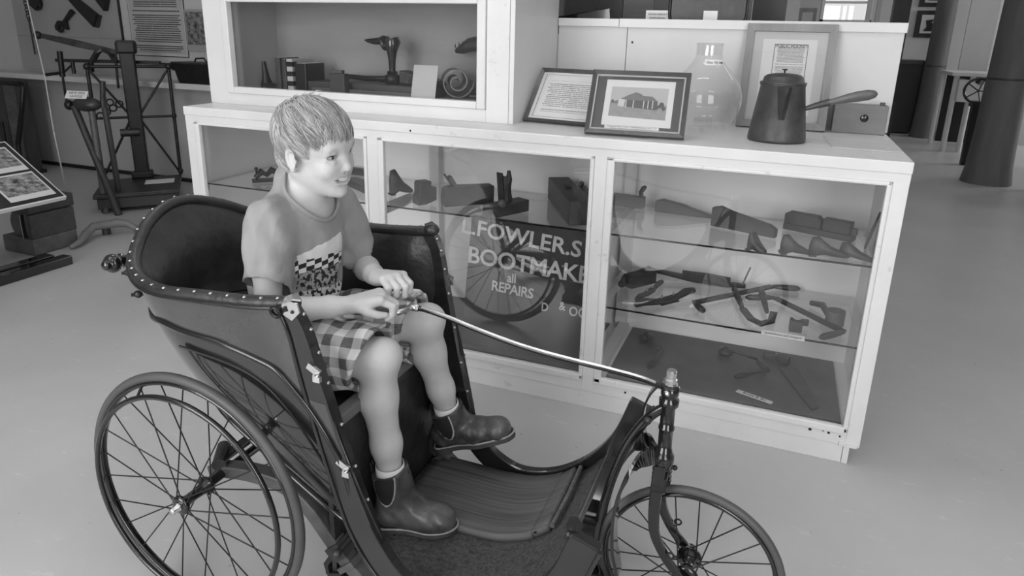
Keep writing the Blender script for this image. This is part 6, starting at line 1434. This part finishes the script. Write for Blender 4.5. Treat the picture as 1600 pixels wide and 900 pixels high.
obj('cross_bar', MB().cyl(sp3(-.27, 0, .99), sp3(.27, 0, .99), .012, 8), 'black_iron', ps); obj('cross_bar', MB().cyl(sp3(-.27, 0, .61), sp3(.27, 0, .61), .010, 8), 'black_iron', ps)
obj('beam_shelf', MB().strap([(-5.521, 1.550, 1.022), (-4.862, 1.900, 1.017)], (0, 0, 1), .02, .012), 'black_iron', ps)
bm_ = obj('graduated_beam', MB().strap([(-5.627, 1.500, 1.206), (-5.340, 1.600, 1.148), (-5.083, 1.720, 1.089)], (0, .3, 1), .008, [.016, .026, .018]), 'worn_iron', ps); obj('poise_weight', MB().ball((-5.608, 1.500, 1.202), .03), 'black_iron', bm_)
obj('beam_arch', MB().strap([(-5.262, 1.650, 1.029), (-5.216, 1.660, 1.086), (-5.183, 1.680, 1.110), (-5.132, 1.700, 1.088), (-5.114, 1.720, 1.032)], (0, 1, 0), .012, .02), 'worn_iron', ps)
for a, b, r in (((-5.470, 1.550, 1.089), (-5.480, 1.550, 0.901), .020), ((-5.480, 1.550, 0.901), (-5.412, 1.500, 0.726), .009), ((-5.220, 1.600, 1.022), (-5.229, 1.600, 0.947), .02), ((-5.391, 1.580, 1.017), (-5.390, 1.580, 0.927), .014), ((-5.105, 1.720, 1.079), (-5.121, 1.720, 0.822), .009), ((-5.589, 1.500, 0.913), (-5.458, 1.550, 0.935), .012), ((-5.458, 1.550, 0.935), (-5.388, 1.580, 0.998), .008)): obj('hanger_rod', MB().cyl(a, b, r, 8), 'black_iron', ps)
for k in range(5): obj('scroll_bracket', MB().torus((-5.156, 1.660, 0.718) if k == 0 else sp3(-.05-.045*k, .0, .74-.028*k), .024, .006, SF, 16, 6), 'black_iron', ps)
obj('counter_weight', MB().cyl(sp3(-.11, .05, .50), sp3(.02, .05, .50), .03, 12), 'worn_iron', ps)
# bundle of poles with a wrapped head leaning in front of the scale
pb = thing('pole_tripod', 'three dark poles with a wrapped leather head standing before the scale', 'tripod', (-4.72, 1.2, 0))
hd_ = Vector((-4.867, 1.250, 0.755))
for tp_, q, r in (((-4.956, 1.220, 0.739), (-4.630, 1.186, 0.000), .024), ((-4.831, 1.250, 0.717), (-4.753, 1.185, 0.000), .022), ((-4.765, 1.300, 0.805), (-4.768, 1.322, 0.000), .020)): obj('pole', MB().tube([tp_, q], r, 10), 'tool_wood_mid' if r == .022 else 'dark_wood', pb)
obj('wrapped_head', MB().ball(hd_, .085, 14, 10, (1.35, .8, .6)), 'worn_iron', pb); obj('strap_end', MB().ball(hd_+Vector((-.14, -.03, -.01)), .03, 10, 8, (1, 1, 1.2)), 'black_iron', pb); obj('peg', MB().cyl(hd_+Vector((.10, .04, -.02)), hd_+Vector((.12, .05, .16)), .018, 10), 'worn_iron', pb)
tg = tag_label('scale_tag', 'white handwritten tag lying on the wrapped pole head', hd_+Vector((-.035, -.04, .066)), (.95, .25, 0), (-.1, .5, .75), .16, .06, 'NEW SIDE\nSADDLE', .026)
solo('paper_slip', MB().box(sp3(.13, .22, .1412), (.20, .15, .002), m=m3), 'paper', 'white paper slip lying on the scale platform', 'paper')
# bent wooden limb on the floor
mat('limb_wood', .18, .6, noise=.3, nscale=12)
yk = thing('wooden_yoke', 'bent pale wooden limb lying on the floor before the scale', 'yoke', (-4.35, .8, 0)); obj('limb', MB().tube([(-4.194, 0.497, 0.015), (-4.194, 0.557, 0.030), (-4.255, 0.648, 0.050), (-4.301, 0.740, 0.070), (-4.258, 0.791, 0.075), (-4.227, 0.857, 0.075), (-4.195, 0.899, 0.060), (-4.132, 0.912, 0.030)], [.012, .02, .026, .026, .028, .028, .024, .02], 10), 'limb_wood', yk); obj('stub', MB().cyl((-4.293, 0.817, 0.060), tuple(Vector((-4.293, 0.817, 0.060)))[:2]+(.002,), .025, 10), 'dark_wood', yk)
# thin cord barrier
crd = thing('barrier_cord', 'thin pale cord hanging down in front of the wall at far left', 'cord', (-5.162, 1.210, 0.000)); obj('cord', MB().tube([(-5.374, 1.300, 1.485), (-5.202, 1.200, 1.188), (-5.105, 1.150, 0.936), (-4.963, 1.050, 0.585), (-4.804, 0.950, 0.364), (-5.225, 1.257, 0.002)], .0045, 6), 'mount_grey', crd); obj('knot', MB().ball((-5.202, 1.242, 0.008), .012), 'mount_grey', crd)
# reading stand
photo_mat('photo_farm', .02, .45, 5, .35)
rs = thing('reading_stand', 'low slanted information stand with photographs at the left edge', 'stand', (-4.1, 0, 0))
pbL, pbR, ptR = Vector((-3.945, -.50, .385)), Vector((-3.945, .352, .385)), Vector((-4.37, .352, .655))
rx = (pbR-pbL).normalized(); ry = (ptR-pbR); rh = ry.length; ry.normalize(); rw = (pbR-pbL).length; rn = rx.cross(ry)
def rp3(u, v, d=0): return pbR-rx*u+ry*v+rn*d
mR = Matrix((rx, ry, rn)).transposed(); cR = rp3(rw/2, rh/2, 0)
obj('panel', MB().box(cR-rn*.012, (rw, rh, .022), m=mR), 'mount_pale', rs); obj('black_face', MB().box(cR+rn*.0002, (rw-.02, rh-.02, .003), m=mR), 'black_card', rs)
for u, v, w_, h_ in ((.155, .135, .24, .20), (.155, .355, .24, .20), (.16, .50, .20, .02)):
    pp = obj('photo_paper', MB().box(rp3(u, v, .0025), (w_, h_, .002), m=mR), 'mount_pale', rs); sheet('photo', rp3(u, v+.012, .0042), rx, ry, w_-.02, h_-.05, 'photo_farm', pp)
print_mat('print_small', .62, .08, 18, .6, (.06, .03), 14); sheet('text_sheet', rp3(.40, .20, .003), rx, ry, .16, .22, 'print_small', rs); sheet('text_sheet', rp3(.63, .22, .003), rx, ry, .2, .28, 'print_small', rs)
for y_ in (-.06, -.38): obj('post', MB().bx(-4.14, -4.08, y_-.03, y_+.03, .05, .50), 'black_enamel', rs); obj('post_sleeve', MB().bx(-4.03, -3.985, y_-.025, y_+.025, .05, .38), 'black_enamel', rs)
obj('foot_bar', MB().cbox(-4.02, -3.95, -.6, .33, 0, .05, .006), 'black_enamel', rs); obj('foot_bar', MB().cbox(-4.12, -4.05, -.6, .30, 0, .05, .006), 'black_enamel', rs)
cb_ = thing('wooden_crate', 'stained wooden block stack standing behind the reading stand', 'crate', (-4.38, .42, 0)); obj('block', MB().cbox(-4.52, -4.26, .33, .60, 0, .10, .01), 'tool_wood_mid', cb_); obj('drum', MB().cyl((-4.38, .36, .17), (-4.38, .60, .17), .09, 18), 'tool_wood_mid', cb_); obj('block', MB().cbox(-4.54, -4.27, .34, .62, .24, .32, .01), 'dark_wood', cb_); obj('side_board', MB().cbox(-4.285, -4.255, .33, .60, .10, .24, .004), 'tool_wood', cb_); obj('metal_strip', MB().bx(-4.33, -4.322, .325, .345, .10, .24), 'steel', cb_)

# ================================================================ right background: log posts, desk and far displays
for (x_, y_, r0, r1, lab) in ((1.56, 9.1, .135, .115, 'farther dark log post rising left of the white desk'), (1.585, 5.65, .175, .15, 'nearer dark log post at the right edge of the room')):
    lg = thing('log_post', lab, 'post', (x_, y_, 0), 'bare log posts holding the roof')
    obj('trunk', MB().lathe([(r0*1.25, 0), (r0*1.12, .15), (r0*1.03, .5), (r0, .95), (r0*.97, 1.02), (r0*.93, 1.6), (r1, 2.3), (r1*.96, ZC)], (x_, y_, 0), (0, 0, 1), 20), 'log_wood', lg); obj('band', MB().lathe([(r0*.99, 0), (r0*1.02, .004), (r0*1.02, .016), (r0*.99, .02)], (x_, y_, .98), (0, 0, 1), 20), 'worn_iron', lg)
# white partition with framed pictures, dark cabinet below
pt_ = thing('picture_partition', 'white partition hung with dark framed pictures behind the farther log post', 'partition', (1.5, 9.9, 0))
obj('panel', MB().bx(1.20, 2.05, 9.9, 9.95, 0, ZC-.02), 'white_board', pt_)
for z0, z1 in ((1.37, 1.75), (1.80, 2.15)):
    f_ = obj('picture_frame', MB().bx(1.33, 1.72, 9.87, 9.899, z0, z1), 'black_card', pt_); obj('picture', MB().bx(1.40, 1.68, 9.866, 9.8695, z0+.06, z1-.06), 'mount_pale', f_); obj('figure', MB().prism([(0, 0), (.16, 0), (.2, .06), (.1, .12), (.12, .17), (.02, .15), (.04, .06)], frame4((1.44, 9.864, z0+.09), (1, 0, 0), (0, 0, 1)), .003), 'black_card', f_)
dc = thing('black_cabinet', 'tall black cabinet side with a white edge behind the counter end', 'cabinet', (1.2, 9.4, 0)); obj('carcase', MB().bx(1.16, 1.50, 9.35, 9.85, .02, 1.0), 'black_plain', dc); obj('top', MB().bx(1.14, 1.52, 9.33, 9.87, 1.0, 1.05), 'dark_wood', dc); obj('white_edge', MB().bx(1.13, 1.158, 9.33, 9.40, .1, 1.0), 'mount_grey', dc)
kp = thing('black_door_post', 'tall black painted post just behind the end of the backboard', 'post', (.98, 8.6, 0)); obj('post', MB().bx(.86, 1.06, 8.55, 8.75, .5, ZC-.01), 'black_plain', kp); obj('plinth', MB().bx(.84, 1.08, 8.53, 8.77, 0, .5), 'black_plain', kp)
for x_ in (.60, .72): solo('pale_post', MB().cbox(x_-.03, x_+.03, 8.9, 8.96, 0, ZC-.005, .005), 'wall_pale', 'slim pale upright post, %s of two beside the black post' % ('left' if x_ < .65 else 'right'), 'post', 'slim pale uprights')
p2 = thing('display_screen', 'tall white display panel between the two log posts', 'panel', (2.15, 9.2, 0)); obj('panel', MB().bx(1.86, 2.20, 9.2, 9.24, .0, ZC-.02), 'white_paint', p2); obj('foot', MB().bx(1.84, 2.22, 9.12, 9.32, 0, .04), 'white_paint', p2)
p3 = thing('caption_screen', 'grey display panel with a pale caption rail right of the white panel', 'panel', (2.6, 8.9, 0)); obj('panel', MB().bx(2.21, 3.4, 8.9, 8.94, .0, ZC-.02), 'wall_paint', p3); obj('caption_rail', MB().bx(2.21, 3.0, 8.87, 8.899, 1.33, 1.41), 'mount_grey', p3); obj('landscape_print', MB().bx(2.22, 3.0, 8.88, 8.899, .93, 1.31), 'tone_roof', p3)
dk = thing('white_desk', 'small white desk with slim legs between the log posts', 'desk', (1.85, 8.0, 0)); obj('top', MB().bx(1.52, 2.25, 7.7, 8.5, .92, .96), 'white_paint', dk); obj('under_desk_dark', MB().bx(1.60, 2.16, 8.42, 8.44, .04, .9), 'black_plain', dk); obj('drawer_box', MB().prism([(0, .0), (.30, 0), (.30, .16), (.1, .26), (0, .26)], frame4((1.60, 7.82, .62), (1, 0, 0), (0, 0, 1)), .35), 'white_paint', dk); obj('paper_tray', MB().box((1.95, 7.75, .80), (.22, .2, .12), m=Matrix.Rotation(.5, 3, 'Y')), 'paper', dk)  # black sheet behind the legs stands in for the darkness under the desk
for x_, y_ in ((1.56, 8.45), (2.2, 8.45), (1.58, 7.75), (1.75, 7.75)): obj('leg', MB().cyl((x_, y_, 0), (x_, y_, .92), .032, 10), 'white_paint', dk)
wm = thing('treadle_machine', 'black hand-wheeled machine on a slim black post before the desk', 'machine', (1.60, 6.75, 0)); mw = Vector((1.62, 6.7, .78))
obj('post', MB().bx(1.575, 1.655, 6.68, 6.76, 0, .66), 'black_plain', wm); obj('hand_wheel', MB().torus(mw+Vector((-.02, 0, .03)), .13, .014, (.2, 1, 0), 28, 8), 'black_enamel', wm)
for k in range(5): a = 2*PI*k/5; obj('wheel_spoke', MB().cyl(mw+Vector((-.02, 0, .03)), mw+Vector((-.02+.13*math.cos(a), 0, .03+.13*math.sin(a))), .007, 6), 'black_enamel', wm)
obj('bed', MB().bx(1.56, 2.02, 6.62, 6.82, .64, .70), 'black_plain', wm); obj('arm', MB().bx(1.86, 1.94, 6.68, 6.76, .70, .96), 'black_enamel', wm); obj('cloth', MB().cbox(1.74, 1.90, 6.60, 6.68, .72, .86, .02), 'paper', wm)
bn = thing('dark_bench', 'dark slatted wooden bench cut off by the right edge', 'bench', (1.95, 5.3, 0))
for k in range(5): obj('back_slat', MB().bx(1.88+k*.07, 1.93+k*.07, 5.40, 5.43, .28, .95), 'dark_wood', bn)
obj('seat', MB().bx(1.84, 2.6, 4.95, 5.40, .22, .27), 'dark_wood', bn); obj('top_rail', MB().bx(1.86, 2.6, 5.39, 5.44, .95, 1.02), 'dark_wood', bn)
for x_ in (1.89, 2.5): obj('leg', MB().bx(x_-.03, x_+.03, 4.98, 5.04, 0, .22), 'dark_wood', bn); obj('leg', MB().bx(x_-.03, x_+.03, 5.37, 5.43, 0, .28), 'dark_wood', bn)
gp = thing('grey_screen', 'plain grey screen standing beyond the backboard left of the bright window', 'screen', (-.6, 4.0, 0)); obj('panel', MB().bx(-.80, -.325, 4.0, 4.04, .05, 2.4), 'wall_paint', gp); obj('foot', MB().bx(-.82, -.3, 3.9, 4.14, 0, .05), 'dark_wood', gp)
wf = thing('framed_picture', 'small framed picture on the far wall left of the bright window', 'picture', (-.1, 11.9, 1.45)); obj('frame', MB().bx(-.28, .02, 11.96, 11.995, 1.45, 1.85), 'frame_ash', wf); obj('print', MB().bx(-.22, -.04, 11.955, 11.962, 1.52, 1.78), 'mount_grey', wf)
